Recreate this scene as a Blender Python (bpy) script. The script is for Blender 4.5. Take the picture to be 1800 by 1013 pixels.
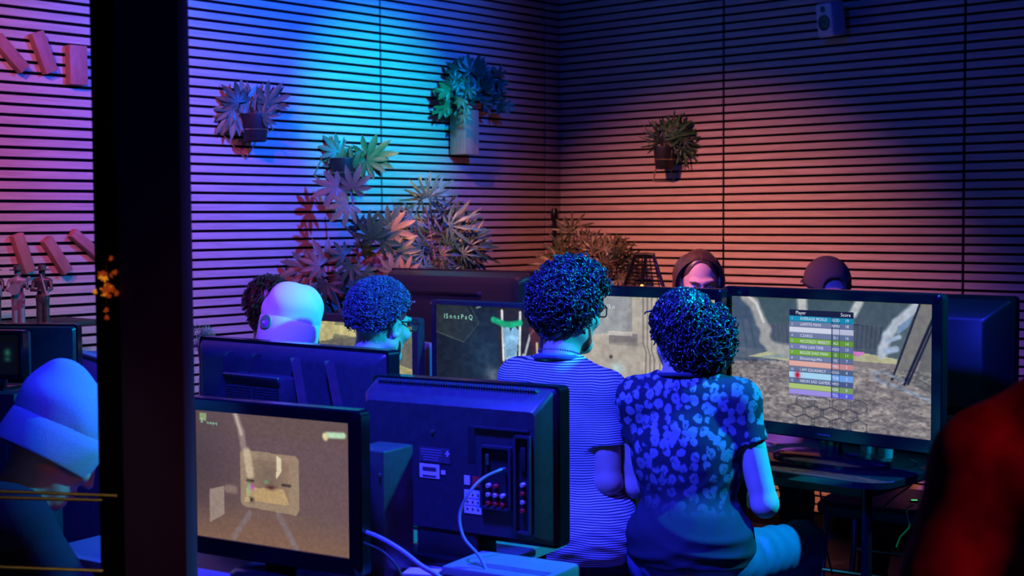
import bpy, bmesh, math, random
import numpy as np
from mathutils import Vector, Matrix

for o in list(bpy.data.objects):
    bpy.data.objects.remove(o)
scn = bpy.context.scene
COL = scn.collection
random.seed(7)
rng = np.random.default_rng(7)
R = math.radians

# ------------------------------------------------------------------ camera
FPX, YAW, PIT, ROL, HC, DC = 2444.5, R(-1.986), R(-2.819), R(-.326), 1.5, 7.6118
fw = Vector((math.sin(YAW) * math.cos(PIT), math.cos(YAW) * math.cos(PIT), math.sin(PIT)))
rt0 = Vector((math.cos(YAW), -math.sin(YAW), 0))
up0 = rt0.cross(fw)
rt = rt0 * math.cos(ROL) + up0 * math.sin(ROL)
up = rt.cross(fw)
cam_d = bpy.data.cameras.new('camera')
cam = bpy.data.objects.new('camera', cam_d)
COL.objects.link(cam)
m = Matrix((rt, up, -fw)).transposed().to_4x4()
m.translation = (0, 0, HC)
cam.matrix_world = m
cam_d.sensor_width = 36
cam_d.lens = 36 * FPX / 1800
cam_d.clip_start = .05
cam_d.dof.use_dof = True
cam_d.dof.focus_distance = 4.3
cam_d.dof.aperture_fstop = 4.5
scn.camera = cam

def P(x, y, d):
    """World point seen at pixel (x, y), d metres in front of the camera."""
    return Vector((0, 0, HC)) + (rt * ((x - 900) / FPX) - up * ((y - 506.5) / FPX) + fw) * d

# ------------------------------------------------------------------ world, lights, exposure
scn.view_settings.view_transform = 'Standard'
scn.view_settings.look = 'None'
scn.view_settings.exposure = 0
scn.view_settings.gamma = 1
scn.view_settings.use_curve_mapping = False
w = bpy.data.worlds.new('night'); scn.world = w; w.use_nodes = True
w.node_tree.nodes['Background'].inputs[0].default_value = (.02, .05, 1, 1)
w.node_tree.nodes['Background'].inputs[1].default_value = .035
scn.cycles.use_denoising = True
scn.cycles.max_bounces = 5
scn.cycles.sample_clamp_indirect = 4

dl = Vector((math.sin(R(219.3757)), math.cos(R(219.3757)), 0))   # from the corner along the left wall
dr = Vector((-dl.y, dl.x, 0))                                     # from the corner along the right wall
CORNER = Vector((0, DC, 0))
def WL(s, z, off=0): return CORNER + dl * s + dr * off + Vector((0, 0, z))
def WR(s, z, off=0): return CORNER + dr * s + dl * off + Vector((0, 0, z))

def spot(name, loc, aim, color, energy, deg, blend=1.0, radius=.05):
    l = bpy.data.lights.new(name, 'SPOT'); o = bpy.data.objects.new(name, l); COL.objects.link(o)
    l.color = color; l.energy = energy; l.spot_size = R(deg); l.spot_blend = blend; l.shadow_soft_size = radius
    o.location = loc
    o.rotation_euler = (Vector(aim) - Vector(loc)).to_track_quat('-Z', 'Y').to_euler()
    return o
# colour spots read off the coloured light; navy and window-bar spots are added fills
spot('wash_blue', (.9, 3.9, 2.9), WL(1.98, 2.25), (.004, .085, 1), 1350, 57, 1)
spot('wash_cyan', (.75, 4.3, 2.9), WL(1.36, 2.0), (.0, .85, .52), 540, 23, .9)
spot('wash_magenta', (-1.1, 3.2, 2.9), WL(2.40, 1.1), (1, .05, .62), 108, 52, 1)
spot('wash_pink', (-1.7, 2.9, 2.9), WL(3.30, 1.9), (1, .25, .45), 190, 50, 1)
spot('wash_amber', (-.85, 5.0, 2.95), WR(1.0, .40), (1, .30, .17), 480, 60, 1)
spot('navy_fill', (-.6, 2.9, 2.95), WR(1.4, 2.2), (.0, .04, 1), 90, 66, 1)  # added weak spot in place of ambient blue on the upper right wall
spot('flood_blue', (-.6, 2.8, 2.9), (-.05, 3.85, .8), (.02, .03, 1), 1500, 84, .9, .1)
spot('flood_cyan', (2.35, 3.92, 2.9), (.0, 4.08, .85), (0, .52, .95), 1200, 56, .8, .08)
spot('red_lamp', (1.3, .7, 2.3), P(1760, 800, 1.6), (1, .015, .01), 42, 60, 1, .06)
spot('window_bar_fill', (-1.1, -.6, 2.3), P(80, 868, 2.58), (1, .8, .35), 20, 12, 1, .05)  # added warm spot, there only to brighten the bars at the window

# ------------------------------------------------------------------ materials
MATS = {}
def new_mat(name):
    mt = bpy.data.materials.new(name); mt.use_nodes = True
    nt = mt.node_tree
    return mt, nt, nt.nodes['Principled BSDF'], nt.nodes, nt.links
def mat(name, col, rough=.5, metal=0, spec=.5, var=0, scale=20, bump=0, emit=None, estr=1, trans=0, coat=0):
    """A plain procedural material: base colour with noise variation and optional fine relief."""
    if name in MATS: return MATS[name]
    mt, nt, b, N, L = new_mat(name)
    b.inputs['Roughness'].default_value = rough; b.inputs['Metallic'].default_value = metal
    b.inputs['Specular IOR Level'].default_value = spec
    b.inputs['Base Color'].default_value = (*col, 1)
    if coat: b.inputs['Coat Weight'].default_value = coat
    if trans: b.inputs['Transmission Weight'].default_value = trans
    if emit:
        b.inputs['Emission Color'].default_value = (*emit, 1); b.inputs['Emission Strength'].default_value = estr
    if var or bump:
        tc = N.new('ShaderNodeTexCoord'); nz = N.new('ShaderNodeTexNoise')
        nz.inputs['Scale'].default_value = scale; nz.inputs['Detail'].default_value = 4
        L.new(tc.outputs['Object'], nz.inputs['Vector'])
        if var:
            cr = N.new('ShaderNodeValToRGB')
            cr.color_ramp.elements[0].position = .3; cr.color_ramp.elements[1].position = .7
            cr.color_ramp.elements[0].color = (*[max(0, c * (1 - var)) for c in col], 1)
            cr.color_ramp.elements[1].color = (*[min(1, c * (1 + var)) for c in col], 1)
            L.new(nz.outputs['Fac'], cr.inputs[0]); L.new(cr.outputs[0], b.inputs['Base Color'])
        if bump:
            bp = N.new('ShaderNodeBump'); bp.inputs['Strength'].default_value = bump; bp.inputs['Distance'].default_value = .002
            L.new(nz.outputs['Fac'], bp.inputs['Height']); L.new(bp.outputs[0], b.inputs['Normal'])
    MATS[name] = mt
    return mt

def wood_mat(name, c0, c1, stretch, rough=.55):
    mt, nt, b, N, L = new_mat(name)
    tc = N.new('ShaderNodeTexCoord'); mp = N.new('ShaderNodeMapping'); mp.inputs['Scale'].default_value = stretch
    oi = N.new('ShaderNodeObjectInfo'); ad = N.new('ShaderNodeVectorMath'); ad.operation = 'ADD'
    ml = N.new('ShaderNodeVectorMath'); ml.operation = 'SCALE'; ml.inputs[0].default_value = (7, 3, 5)
    L.new(oi.outputs['Random'], ml.inputs['Scale'])
    L.new(tc.outputs['Object'], ad.inputs[0]); L.new(ml.outputs[0], ad.inputs[1]); L.new(ad.outputs[0], mp.inputs['Vector'])
    nz = N.new('ShaderNodeTexNoise'); nz.inputs['Scale'].default_value = 9; nz.inputs['Detail'].default_value = 6
    nz.inputs['Distortion'].default_value = .6
    L.new(mp.outputs[0], nz.inputs['Vector'])
    cr = N.new('ShaderNodeValToRGB'); cr.color_ramp.elements[0].position = .3; cr.color_ramp.elements[1].position = .7
    cr.color_ramp.elements[0].color = (*c0, 1); cr.color_ramp.elements[1].color = (*c1, 1)
    L.new(nz.outputs['Fac'], cr.inputs[0]); L.new(cr.outputs[0], b.inputs['Base Color'])
    b.inputs['Roughness'].default_value = rough
    bp = N.new('ShaderNodeBump'); bp.inputs['Strength'].default_value = .15; bp.inputs['Distance'].default_value = .002
    L.new(nz.outputs['Fac'], bp.inputs['Height']); L.new(bp.outputs[0], b.inputs['Normal'])
    MATS[name] = mt
    return mt

# ------------------------------------------------------------------ object helpers
def link(name, me, parent=None):
    o = bpy.data.objects.new(name, me); COL.objects.link(o)
    if parent: o.parent = parent
    return o
def tag(o, label=None, cat=None, group=None, kind=None):
    for k, v in (('label', label), ('category', cat), ('group', group), ('kind', kind)):
        if v: o[k] = v
    return o
def thing(name, label, cat, loc, rz=0, group=None):
    o = bpy.data.objects.new(name, None); COL.objects.link(o)
    o.empty_display_size = .05; o.location = loc; o.rotation_euler = (0, 0, rz)
    return tag(o, label, cat, group)
def from_np(name, V, Fc, mt, parent=None, smooth=True):
    me = bpy.data.meshes.new(name)
    V = np.asarray(V, np.float32); Fc = np.asarray(Fc, np.int32)
    me.vertices.add(len(V)); me.vertices.foreach_set('co', V.ravel())
    n = Fc.shape[1]
    me.loops.add(Fc.size); me.loops.foreach_set('vertex_index', Fc.ravel())
    me.polygons.add(len(Fc)); me.polygons.foreach_set('loop_start', np.arange(0, Fc.size, n, dtype=np.int32))
    me.polygons.foreach_set('use_smooth', np.full(len(Fc), smooth))
    me.update(calc_edges=True); me.validate()
    if mt: me.materials.append(mt)
    return link(name, me, parent)

class MB:
    """Collects shapes into one bmesh."""
    def __init__(s): s.bm = bmesh.new()
    def _xf(s, vs, M):
        for v in vs: v.co = M @ v.co
    def box(s, c, sz, bev=0, rot=None, seg=2):
        r = bmesh.ops.create_cube(s.bm, size=1); vs = r['verts']
        for v in vs: v.co = Vector((v.co.x * sz[0], v.co.y * sz[1], v.co.z * sz[2]))
        if bev:
            es = list({e for v in vs for e in v.link_edges})
            rr = bmesh.ops.bevel(s.bm, geom=es, offset=bev, segments=seg, affect='EDGES', profile=.5)
            vs = list({v for f in rr['faces'] for v in f.verts} | {v for v in vs if v.is_valid})
        M = Matrix.Translation(c) @ (rot.to_4x4() if rot else Matrix())
        s._xf(vs, M); return s
    def tube(s, pts, r, n=8, caps=True, rs=None):
        pts = [Vector(p) for p in pts]; rings = []
        nrm = None
        for i, p in enumerate(pts):
            t = (pts[min(i + 1, len(pts) - 1)] - pts[max(i - 1, 0)]).normalized()
            if nrm is None:
                nrm = t.orthogonal().normalized()
            else:
                nrm = (nrm - t * nrm.dot(t)).normalized()
            b = t.cross(nrm); rad = rs[i] if rs else r
            rings.append([s.bm.verts.new(p + (nrm * math.cos(2 * math.pi * k / n) + b * math.sin(2 * math.pi * k / n)) * rad) for k in range(n)])
        for a, b in zip(rings, rings[1:]):
            for k in range(n): s.bm.faces.new((a[k], a[(k + 1) % n], b[(k + 1) % n], b[k]))
        if caps:
            s.bm.faces.new(rings[0][::-1]); s.bm.faces.new(rings[-1])
        return s
    def lathe(s, prof, c=(0, 0, 0), n=24, M=None, caps=True):
        M = M or Matrix.Translation(c); rings = []
        for r, z in prof:
            rings.append([s.bm.verts.new(M @ Vector((r * math.cos(2 * math.pi * k / n), r * math.sin(2 * math.pi * k / n), z))) for k in range(n)])
        for a, b in zip(rings, rings[1:]):
            for k in range(n): s.bm.faces.new((a[k], a[(k + 1) % n], b[(k + 1) % n], b[k]))
        if caps:
            s.bm.faces.new(rings[0][::-1]); s.bm.faces.new(rings[-1])
        return s
    def loft(s, rings, caps=True):
        rs = [[s.bm.verts.new(p) for p in r] for r in rings]; n = len(rs[0])
        for a, b in zip(rs, rs[1:]):
            for k in range(n): s.bm.faces.new((a[k], a[(k + 1) % n], b[(k + 1) % n], b[k]))
        if caps:
            s.bm.faces.new(rs[0][::-1]); s.bm.faces.new(rs[-1])
        return s
    def ball(s, c, r, M=None, seg=12, rings=8):
        rr = bmesh.ops.create_uvsphere(s.bm, u_segments=seg, v_segments=rings, radius=1)
        if not hasattr(r, '__len__'): r = (r, r, r)
        s._xf(rr['verts'], Matrix.Translation(c) @ (M.to_4x4() if M else Matrix()) @ Matrix.Diagonal((*r, 1))); return s
    def prism(s, poly, ext, M=None):
        """poly in local XZ, extruded along +Y by ext."""
        M = M or Matrix()
        a = [s.bm.verts.new(M @ Vector((x, 0, z))) for x, z in poly]
        b = [s.bm.verts.new(M @ Vector((x, ext, z))) for x, z in poly]
        n = len(poly)
        for k in range(n): s.bm.faces.new((a[k], a[(k + 1) % n], b[(k + 1) % n], b[k]))
        s.bm.faces.new(a[::-1]); s.bm.faces.new(b); return s
    def mesh(s, name, mt, smooth=True):
        bmesh.ops.recalc_face_normals(s.bm, faces=s.bm.faces)
        me = bpy.data.meshes.new(name); s.bm.to_mesh(me); s.bm.free()
        if mt: me.materials.append(mt)
        if smooth:
            me.polygons.foreach_set('use_smooth', np.ones(len(me.polygons), bool))
            me.set_sharp_from_angle(angle=R(38))
        return me
    def build(s, name, mt, parent=None, smooth=True):
        return link(name, s.mesh(name, mt, smooth), parent)

def rrect(w, h, r, n=4, cx=0, cz=0):
    out = []
    for sx, sz, a0 in ((1, 1, 0), (-1, 1, 90), (-1, -1, 180), (1, -1, 270)):
        for k in range(n + 1):
            a = R(a0 + 90 * k / n)
            out.append((cx + sx * (w / 2 - r) + r * math.cos(a), cz + sz * (h / 2 - r) + r * math.sin(a)))
    return out
def bez(a, b, c, d, n=16):
    a, b, c, d = map(Vector, (a, b, c, d)); o = []
    for i in range(n + 1):
        t = i / n; u = 1 - t
        o.append(a * u ** 3 + b * 3 * u * u * t + c * 3 * u * t * t + d * t ** 3)
    return o
def smooth_path(pts, n=6):
    """Catmull-Rom through the points."""
    pts = [Vector(p) for p in pts]; o = []
    q = [pts[0] * 2 - pts[1]] + pts + [pts[-1] * 2 - pts[-2]]
    for i in range(1, len(q) - 2):
        p0, p1, p2, p3 = q[i - 1:i + 3]
        for k in range(n):
            t = k / n
            o.append(.5 * ((2 * p1) + (p2 - p0) * t + (2 * p0 - 5 * p1 + 4 * p2 - p3) * t * t + (3 * p1 - p0 - 3 * p2 + p3) * t ** 3))
    return o + [pts[-1]]
def text_mesh(items, name, mt, parent, M):
    """items: (string, x, z, size[, align]) laid flat in the local XZ plane; joined into one lettering mesh."""
    bm = bmesh.new(); dg = None
    for it in items:
        s, x, z, sz = it[:4]
        cu = bpy.data.curves.new('t', 'FONT'); cu.body = s; cu.size = sz; cu.resolution_u = 2
        if len(it) > 4: cu.align_x = it[4]
        ob = bpy.data.objects.new('t', cu); COL.objects.link(ob)
        dg = bpy.context.evaluated_depsgraph_get()
        me = bpy.data.meshes.new_from_object(ob.evaluated_get(dg))
        me.transform(M @ Matrix.Translation((x, 0, z)) @ Matrix.Rotation(R(90), 4, 'X'))
        bm.from_mesh(me); bpy.data.meshes.remove(me); bpy.data.objects.remove(ob); bpy.data.curves.remove(cu)
    me = bpy.data.meshes.new(name); bm.to_mesh(me); bm.free(); me.materials.append(mt)
    o = link(name, me, parent); o['kind'] = 'stuff'
    return o

# ------------------------------------------------------------------ the room
slat_wood = wood_mat('oak_veneer', (.46, .35, .27), (.62, .49, .39), (.6, 8, 8))
black_felt = mat('black_felt', (.004, .004, .006), .95, spec=.1, var=.3, scale=200)
dark_floor = mat('dark_floor', (.012, .012, .016), .6, var=.4, scale=6)
dark_paint = mat('dark_paint', (.01, .01, .012), .8, var=.2, scale=4)

def struct(name, mb, mt, smooth=False):
    o = mb.build(name, mt, None, smooth); o['kind'] = 'structure'; return o
struct('floor', MB().box((0, 3.6, -.05), (9, 9.5, .1)), dark_floor)
struct('ceiling', MB().box((0, 3.6, 3.1), (9, 9.5, .1)), dark_paint)

TOPK, LOWK = -30, 24
def slat_wall(name, dirv, inward_y, seams, length, label):
    me = MB().box((length / 2, -inward_y * .03, 1.525), (length, .06, 3.05)).mesh(name, black_felt, False)
    wl = link(name, me); wl['kind'] = 'structure'
    wl.location = CORNER; wl.rotation_euler = (0, 0, math.atan2(dirv.y, dirv.x))
    tag(wl, label)
    low = MB()
    edges = [0] + seams + [length]
    for a, b in zip(edges, edges[1:]):
        x0 = a + (.0055 if a else (0 if inward_y > 0 else .013)); x1 = b - .0055
        ln = x1 - x0
        sm = MB().box((0, 0, 0), (ln, .012, .0285), .0012, seg=1).mesh('slat', slat_wood)
        for k in range(TOPK, 38):
            z = HC + .1186 - .04 * k - .02
            if z < .03: break
            c = (x0 + ln / 2, inward_y * .0065, z)
            if k <= LOWK:
                o = link('slat', sm, wl); o.location = c
            else:
                low.box(c, (ln, .012, .0285))
    lo = low.build('slat_row', slat_wood, wl, False); lo['kind'] = 'stuff'
    return wl
slat_wall('wall_left', dl, 1, [.139, 1.34, 2.54], 3.72, 'left wall clad in horizontal oak slats')
slat_wall('wall_right', dr, -1, [1.057, 2.29], 3.5, 'right wall clad in horizontal oak slats')

# the dark post and window frame at the left, with its pane of glass
post_mat = mat('navy_post_paint', (.05, .05, .13), .75, var=.25, scale=3)
frame_mat = mat('shaded_frame', (.002, .002, .003), .8, spec=.2, var=.3, scale=8)  # near-black base colour carries the shade on the inner frame
def upright(name, xa, xb, d, thick, mt, yref=500):
    a, b = P(xa, yref, d), P(xb, yref, d)
    wdt = (b - a).length; c = (a + b) / 2
    mb = MB().box((0, thick / 2, 1.525), (wdt, thick, 3.05), .004)
    o = struct(name, mb, mt, True); o.location = (c.x, c.y, 0); o.rotation_euler = (0, 0, math.atan2(rt.y, rt.x)); return o
upright('trim_1', 209, 320, 2.55, .09, post_mat)
upright('trim_2', 166, 209, 2.60, .05, frame_mat)
glass = bpy.data.materials.new('window_glass'); glass.use_nodes = True
nt = glass.node_tree; nt.nodes.clear()
go = nt.nodes.new('ShaderNodeOutputMaterial'); mx = nt.nodes.new('ShaderNodeMixShader'); tr_ = nt.nodes.new('ShaderNodeBsdfTransparent')
gl = nt.nodes.new('ShaderNodeBsdfGlossy'); gl.inputs['Roughness'].default_value = .02; fr = nt.nodes.new('ShaderNodeFresnel'); fr.inputs[0].default_value = 1.45
tr_.inputs[0].default_value = (.93, .95, .97, 1)
nt.links.new(fr.outputs[0], mx.inputs[0]); nt.links.new(tr_.outputs[0], mx.inputs[1]); nt.links.new(gl.outputs[0], mx.inputs[2]); nt.links.new(mx.outputs[0], go.inputs[0])
a, b = P(-160, 500, 2.62), P(168, 500, 2.62)
gw = MB().box((0, 0, 1.525), ((b - a).length, .006, 3.05)).build('window_1', glass, None, False)
gw.location = ((a.x + b.x) / 2, (a.y + b.y) / 2, 0); gw.rotation_euler = (0, 0, math.atan2(rt.y, rt.x)); gw['kind'] = 'structure'

# ------------------------------------------------------------------ screen pictures, painted on a grid of coloured faces
class Pic:
    def __init__(s, nx, ny, col):
        s.nx, s.ny = nx, ny
        s.u, s.v = np.meshgrid((np.arange(nx) + .5) / nx, (np.arange(ny) + .5) / ny)
        s.a = np.empty((ny, nx, 3)); s.a[:] = col
    def mix(s, m, col):
        m = np.clip(m, 0, 1)[..., None]; s.a = s.a * (1 - m) + np.array(col) * m; return s
    def poly(s, pts, col, alpha=1, soft=0):
        ins = np.zeros_like(s.u, bool); n = len(pts)
        for i in range(n):
            (x0, y0), (x1, y1) = pts[i], pts[(i + 1) % n]
            c = ((y0 > s.v) != (y1 > s.v)) & (s.u < (x1 - x0) * (s.v - y0) / (y1 - y0 + 1e-12) + x0)
            ins ^= c
        return s.mix(ins * alpha, col)
    def rect(s, x0, y0, x1, y1, col, alpha=1): return s.mix(((s.u > x0) & (s.u < x1) & (s.v > y0) & (s.v < y1)) * alpha, col)
    def line(s, pts, wd, col, alpha=1, asp=1.6):
        for (x0, y0), (x1, y1) in zip(pts, pts[1:]):
            px, py = (s.u - x0) * asp, s.v - y0; dx, dy = (x1 - x0) * asp, y1 - y0
            t = np.clip((px * dx + py * dy) / (dx * dx + dy * dy + 1e-9), 0, 1)
            dd = np.hypot(px - t * dx, py - t * dy); s.mix((1 - np.clip((dd - wd * .5) / (wd * .5 + .003), 0, 1)) * alpha, col)
        return s
    def glow(s, x, y, rx, ry, col, alpha=1): return s.mix(np.exp(-(((s.u - x) / rx) ** 2 + ((s.v - y) / ry) ** 2)) * alpha, col)
    def noise(s, amp, cells, seed=0, mask=1):
        g = np.random.default_rng(seed); n = np.zeros_like(s.u)
        for k in range(3):
            cx, cy = cells[0] * 2 ** k, cells[1] * 2 ** k
            t = g.random((cy + 2, cx + 2)); x = s.u * cx; y = s.v * cy; xi, yi = x.astype(int), y.astype(int); fx, fy = x - xi, y - yi
            fx, fy = fx * fx * (3 - 2 * fx), fy * fy * (3 - 2 * fy)
            n += (t[yi, xi] * (1 - fx) * (1 - fy) + t[yi, xi + 1] * fx * (1 - fy) + t[yi + 1, xi] * (1 - fx) * fy + t[yi + 1, xi + 1] * fx * fy - .5) / 2 ** k
        s.a *= (1 + amp * n * mask)[..., None]; return s
    def mesh(s, name, W, H, y, mt, parent, zc):
        """Screen grid facing local -Y."""
        nx, ny = s.nx, s.ny
        X, Z = np.meshgrid(np.linspace(-W / 2, W / 2, nx + 1), np.linspace(H / 2, -H / 2, ny + 1) + zc)
        V = np.stack([X, np.full_like(X, y), Z], -1).reshape(-1, 3)
        i = np.arange(ny)[:, None] * (nx + 1) + np.arange(nx)[None]
        Fc = np.stack([i, i + nx + 1, i + nx + 2, i + 1], -1).reshape(-1, 4)
        o = from_np(name, V, Fc, mt, parent, False)
        c = np.clip(s.a, 0, 1).reshape(-1, 3); c = np.where(c <= .04045, c / 12.92, ((c + .055) / 1.055) ** 2.4)
        at = o.data.color_attributes.new('picture', 'FLOAT_COLOR', 'CORNER')
        c4 = np.repeat(np.concatenate([c, np.ones((len(c), 1))], 1)[:, None], 4, 1)
        at.data.foreach_set('color', c4.astype(np.float32).ravel())
        return o
def screen_mat():
    mt, nt, b, N, L = new_mat('lit_screen')
    a = N.new('ShaderNodeVertexColor'); a.layer_name = 'picture'
    L.new(a.outputs['Color'], b.inputs['Emission Color']); b.inputs['Emission Strength'].default_value = 1.0
    b.inputs['Base Color'].default_value = (.008, .008, .01, 1); b.inputs['Roughness'].default_value = .35; b.inputs['Specular IOR Level'].default_value = .25
    return mt
SCR = screen_mat()
def ink(name, c, e=.9):
    return mat(name, (.02, .02, .02), .6, emit=c, estr=e)
ink_white = ink('screen_white', (.75, .78, .85)); ink_green = ink('screen_green', (.35, .8, .55)); ink_pink = ink('screen_pink', (.8, .08, .25))
gloss = mat('gloss_black_plastic', (.006, .006, .008), .16, spec=.5, var=.2, scale=5)
matte = mat('matte_black_plastic', (.034, .034, .042), .36, spec=.5, var=.15, scale=60, bump=.08)
matte_k = mat('deep_black_plastic', (.011, .011, .014), .38, spec=.5, var=.15, scale=60)
matte_lo = mat('dark_recess_plastic', (.010, .010, .012), .6, var=.2, scale=40)
metal = mat('brushed_metal', (.5, .5, .52), .35, 1, var=.1, scale=80)
paper = mat('white_label', (.7, .7, .72), .7, var=.05, scale=40)
inkdark = mat('label_print', (.05, .05, .06), .8, var=.1)
red_pl = mat('red_plastic', (.6, .03, .03), .5, var=.1)
white_pl = mat('white_plastic', (.6, .6, .62), .45, var=.08)

def frame_ring(W, H, w, h, y0, y1, zc, r=.012, wz=0, bev=.004):
    """Bezel: outer W x H, opening w x h (shifted wz), from front y0 to back y1."""
    mb = MB()
    o = rrect(W, H, r, 3, 0, zc); i = rrect(w, h, .001, 3, 0, zc + wz)
    o2 = rrect(W - 2 * bev, H - 2 * bev, r, 3, 0, zc)
    mk = lambda pts, y: [Vector((x, y, z)) for x, z in pts]
    mb.loft([mk(o, y1), mk(o, y0 + bev), mk(o2, y0), mk(i, y0), mk(i, y0 + .012), mk(i, y1)], caps=False)
    rs = None
    return mb
def stand(t, zc, H, kind='oval', w=.24, dp=.18, y=.04, m=None, base_h=.015):
    m = m or gloss
    bot = zc - H / 2
    if bot < .03: bot = .03
    mb = MB()
    if kind == 'oval':
        pts = [(w * .5, 0), (w * .5, base_h * .5), (w * .44, base_h), (w * .12, base_h * 1.3)]
        mb.lathe([(r, z) for r, z in pts], M=Matrix.Translation((0, y, 0)) @ Matrix.Diagonal((1, dp / w, 1, 1)), n=36)
    else:
        mb.box((0, y, base_h / 2), (w, dp, base_h), .005)
    mb.build('stand_base', m, t)
    MB().box((0, y, (bot + .04) / 2 + .005), (.075, .035, bot + .04), .008).build('stand_neck', m, t)
def back_shell(W, H, zc, y0, depth, inset=.05, r=.02):
    mk = lambda pts, y: [Vector((x, y, z)) for x, z in pts]
    mb = MB()
    a = rrect(W - .01, H - .01, r, 3, 0, zc); b = rrect(W - .02, H - .02, r, 3, 0, zc)
    c = rrect(W - 2 * inset, H - 2 * inset, r, 3, 0, zc); d = rrect(W - 2 * inset - .03, H - 2 * inset - .03, r, 3, 0, zc)
    mb.loft([mk(a, y0), mk(b, y0 + depth * .3), mk(c, y0 + depth * .85), mk(d, y0 + depth)])
    return mb
def monitor(name, label, c, yaw, W, H, w, h, pic, wz=0, base_z=.71, r=.012, depth=.06, stand_kw=None, cat='monitor', bezel=None, tilt=0):
    """A screen facing the viewer. c: centre of the front."""
    t = thing(name, label, cat, (c[0], c[1], base_z), R(yaw))
    zc = c[2] - base_z
    frame_ring(W, H, w, h, 0, .035, zc, r, wz).build('bezel', bezel or gloss, t)
    s = pic.mesh('screen', w, h, .008, SCR, t, zc + wz)
    back_shell(W, H, zc, .03, depth, .06, r).build('back_shell', matte, t)
    stand(t, zc, H, **(stand_kw or {}))
    return t, s, zc

# --- television with the score table (right)
p8 = Pic(360, 204, (.32, .385, .385))
g = lambda x, y: ((x - 95) / 995, (y - (165 + (x - 95) * .0553)) / (620 + (x - 95) * .0493))   # crop pixels to picture coordinates
G = lambda *pts: [g(x, y) for x, y in pts]
p8.poly(G((95, 165), (300, 170), (330, 500), (95, 500)), (.25, .32, .38))
p8.poly(G((210, 170), (740, 200), (740, 300), (400, 330), (290, 310)), (.255, .335, .335))
p8.poly(G((740, 205), (1030, 215), (880, 380), (860, 470), (725, 460)), (.27, .33, .34))
p8.poly(G((300, 315), (400, 310), (410, 430), (305, 430)), (.20, .245, .27))
p8.poly(G((725, 315), (860, 330), (850, 440), (725, 440)), (.17, .21, .235))
for k in range(5): p8.line(G((310 + k * 22, 318), (322 + k * 22, 428)), .02, (.34, .38, .40), .7)
for k in range(6): p8.line(G((735 + k * 22, 330), (730 + k * 21, 440)), .018, (.33, .37, .38), .7)
for k in range(3): p8.line(G((130 + k * 45, 300), (160 + k * 42, 440)), .03, (.33, .39, .43), .6)
p8.rect(0, .42, 1, 1, (.50, .475, .45))
p8.poly(G((95, 430), (400, 440), (400, 500), (95, 500)), (.31, .37, .42), .8)
p8.poly(G((190, 475), (340, 440), (720, 450), (930, 490), (930, 515), (720, 500), (400, 500)), (.68, .68, .52))
p8.poly(G((240, 480), (400, 455), (400, 490)), (.55, .60, .58))
p8.poly(G((720, 450), (780, 455), (760, 475), (720, 475)), (.78, .45, .72))
p8.line(G((170, 170), (215, 205), (255, 300), (280, 340), (275, 390), (310, 430), (400, 445)), .055, (.62, .62, .60))
p8.line(G((188, 170), (228, 205), (268, 300)), .014, (.80, .80, .78))
p8.line(G((468, 185), (475, 290)), .05, (.72, .73, .70))
p8.line(G((752, 205), (722, 265)), .04, (.70, .73, .72))
p8.line(G((1020, 225), (930, 310), (885, 375), (865, 440), (860, 465)), .045, (.68, .72, .76))
p8.poly(G((930, 330), (1000, 280), (980, 330), (930, 370)), (.45, .55, .68))
p8.line(G((880, 450), (925, 440)), .03, (.60, .68, .76)); p8.line(G((885, 400), (940, 380)), .02, (.60, .68, .76))
p8.poly(G((1035, 215), (1095, 220), (1095, 300), (985, 615), (910, 592)), (.46, .455, .42))
p8.poly(G((1095, 320), (1095, 660), (1000, 620)), (.40, .40, .37))
p8.line(G((1030, 220), (908, 592)), .008, (.12, .13, .13)); p8.line(G((1090, 290), (965, 615)), .012, (.10, .11, .12)); p8.line(G((1095, 320), (980, 615)), .008, (.12, .13, .13))
p8.line(G((825, 560), (830, 590), (960, 640), (1080, 695)), .018, (.50, .53, .57)); p8.line(G((825, 560), (870, 555), (960, 600)), .012, (.50, .53, .57))
fl = (p8.v > .5)
p8.noise(.28, (14, 30), 3, fl * 1.0); p8.noise(.42, (60, 70), 5, fl * 1.0)
hx = .085                                                       # hexagonal wire pattern on the ground near the viewer
for j in range(4):
    for i in range(9):
        cx = .30 + (i + (j % 2) * .5) * hx * 1.06; cy = .815 + j * hx * 1.05 * .86
        hp = [(cx + hx * .53 * math.sin(R(60 * k)), cy + hx * .62 * math.cos(R(60 * k))) for k in range(7)]
        if .33 < cx < .70: p8.line(hp, .0045, (.22, .225, .21), .55)
p8.noise(.12, (50, 30), 8)
bx0, bx1, by0, by1 = .312, .632, .09, .765
p8.rect(bx0, by0, bx1, by0 + .045, (.09, .11, .12))
rowc = [(.10, .56, .70), (.43, .48, .60), (.80, .82, .88), (.42, .47, .60), (.45, .66, .05), (.45, .48, .66), (.44, .65, .04), (.43, .48, .60), (.86, .66, .60), (.38, .45, .56), (.64, .82, .92), (.36, .42, .56), (.66, .76, .42), (.60, .55, .86)]
rowr = [(.08, .52, .66), (.36, .42, .55), (.70, .73, .82), (.36, .42, .55), (.38, .58, .03), (.38, .42, .60), (.36, .55, .03), (.36, .42, .55), (.76, .52, .50), (.30, .38, .50), (.42, .62, .90), (.28, .34, .50), (.46, .60, .30), (.35, .36, .82)]
rh = (by1 - by0 - .045) / 14
for k in range(14):
    y = by0 + .045 + rh * k
    p8.rect(bx0, y, bx0 + .217, y + rh - .004, rowc[k]); p8.rect(bx0 + .217, y, bx1, y + rh - .004, rowr[k])
    p8.rect(bx0, y + rh - .005, bx1, y + rh, [c * .75 for c in rowc[k]])
p8.rect(bx0 + .0285, by0 + .045, bx0 + .0305, by1, (.25, .32, .42), .8)
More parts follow.
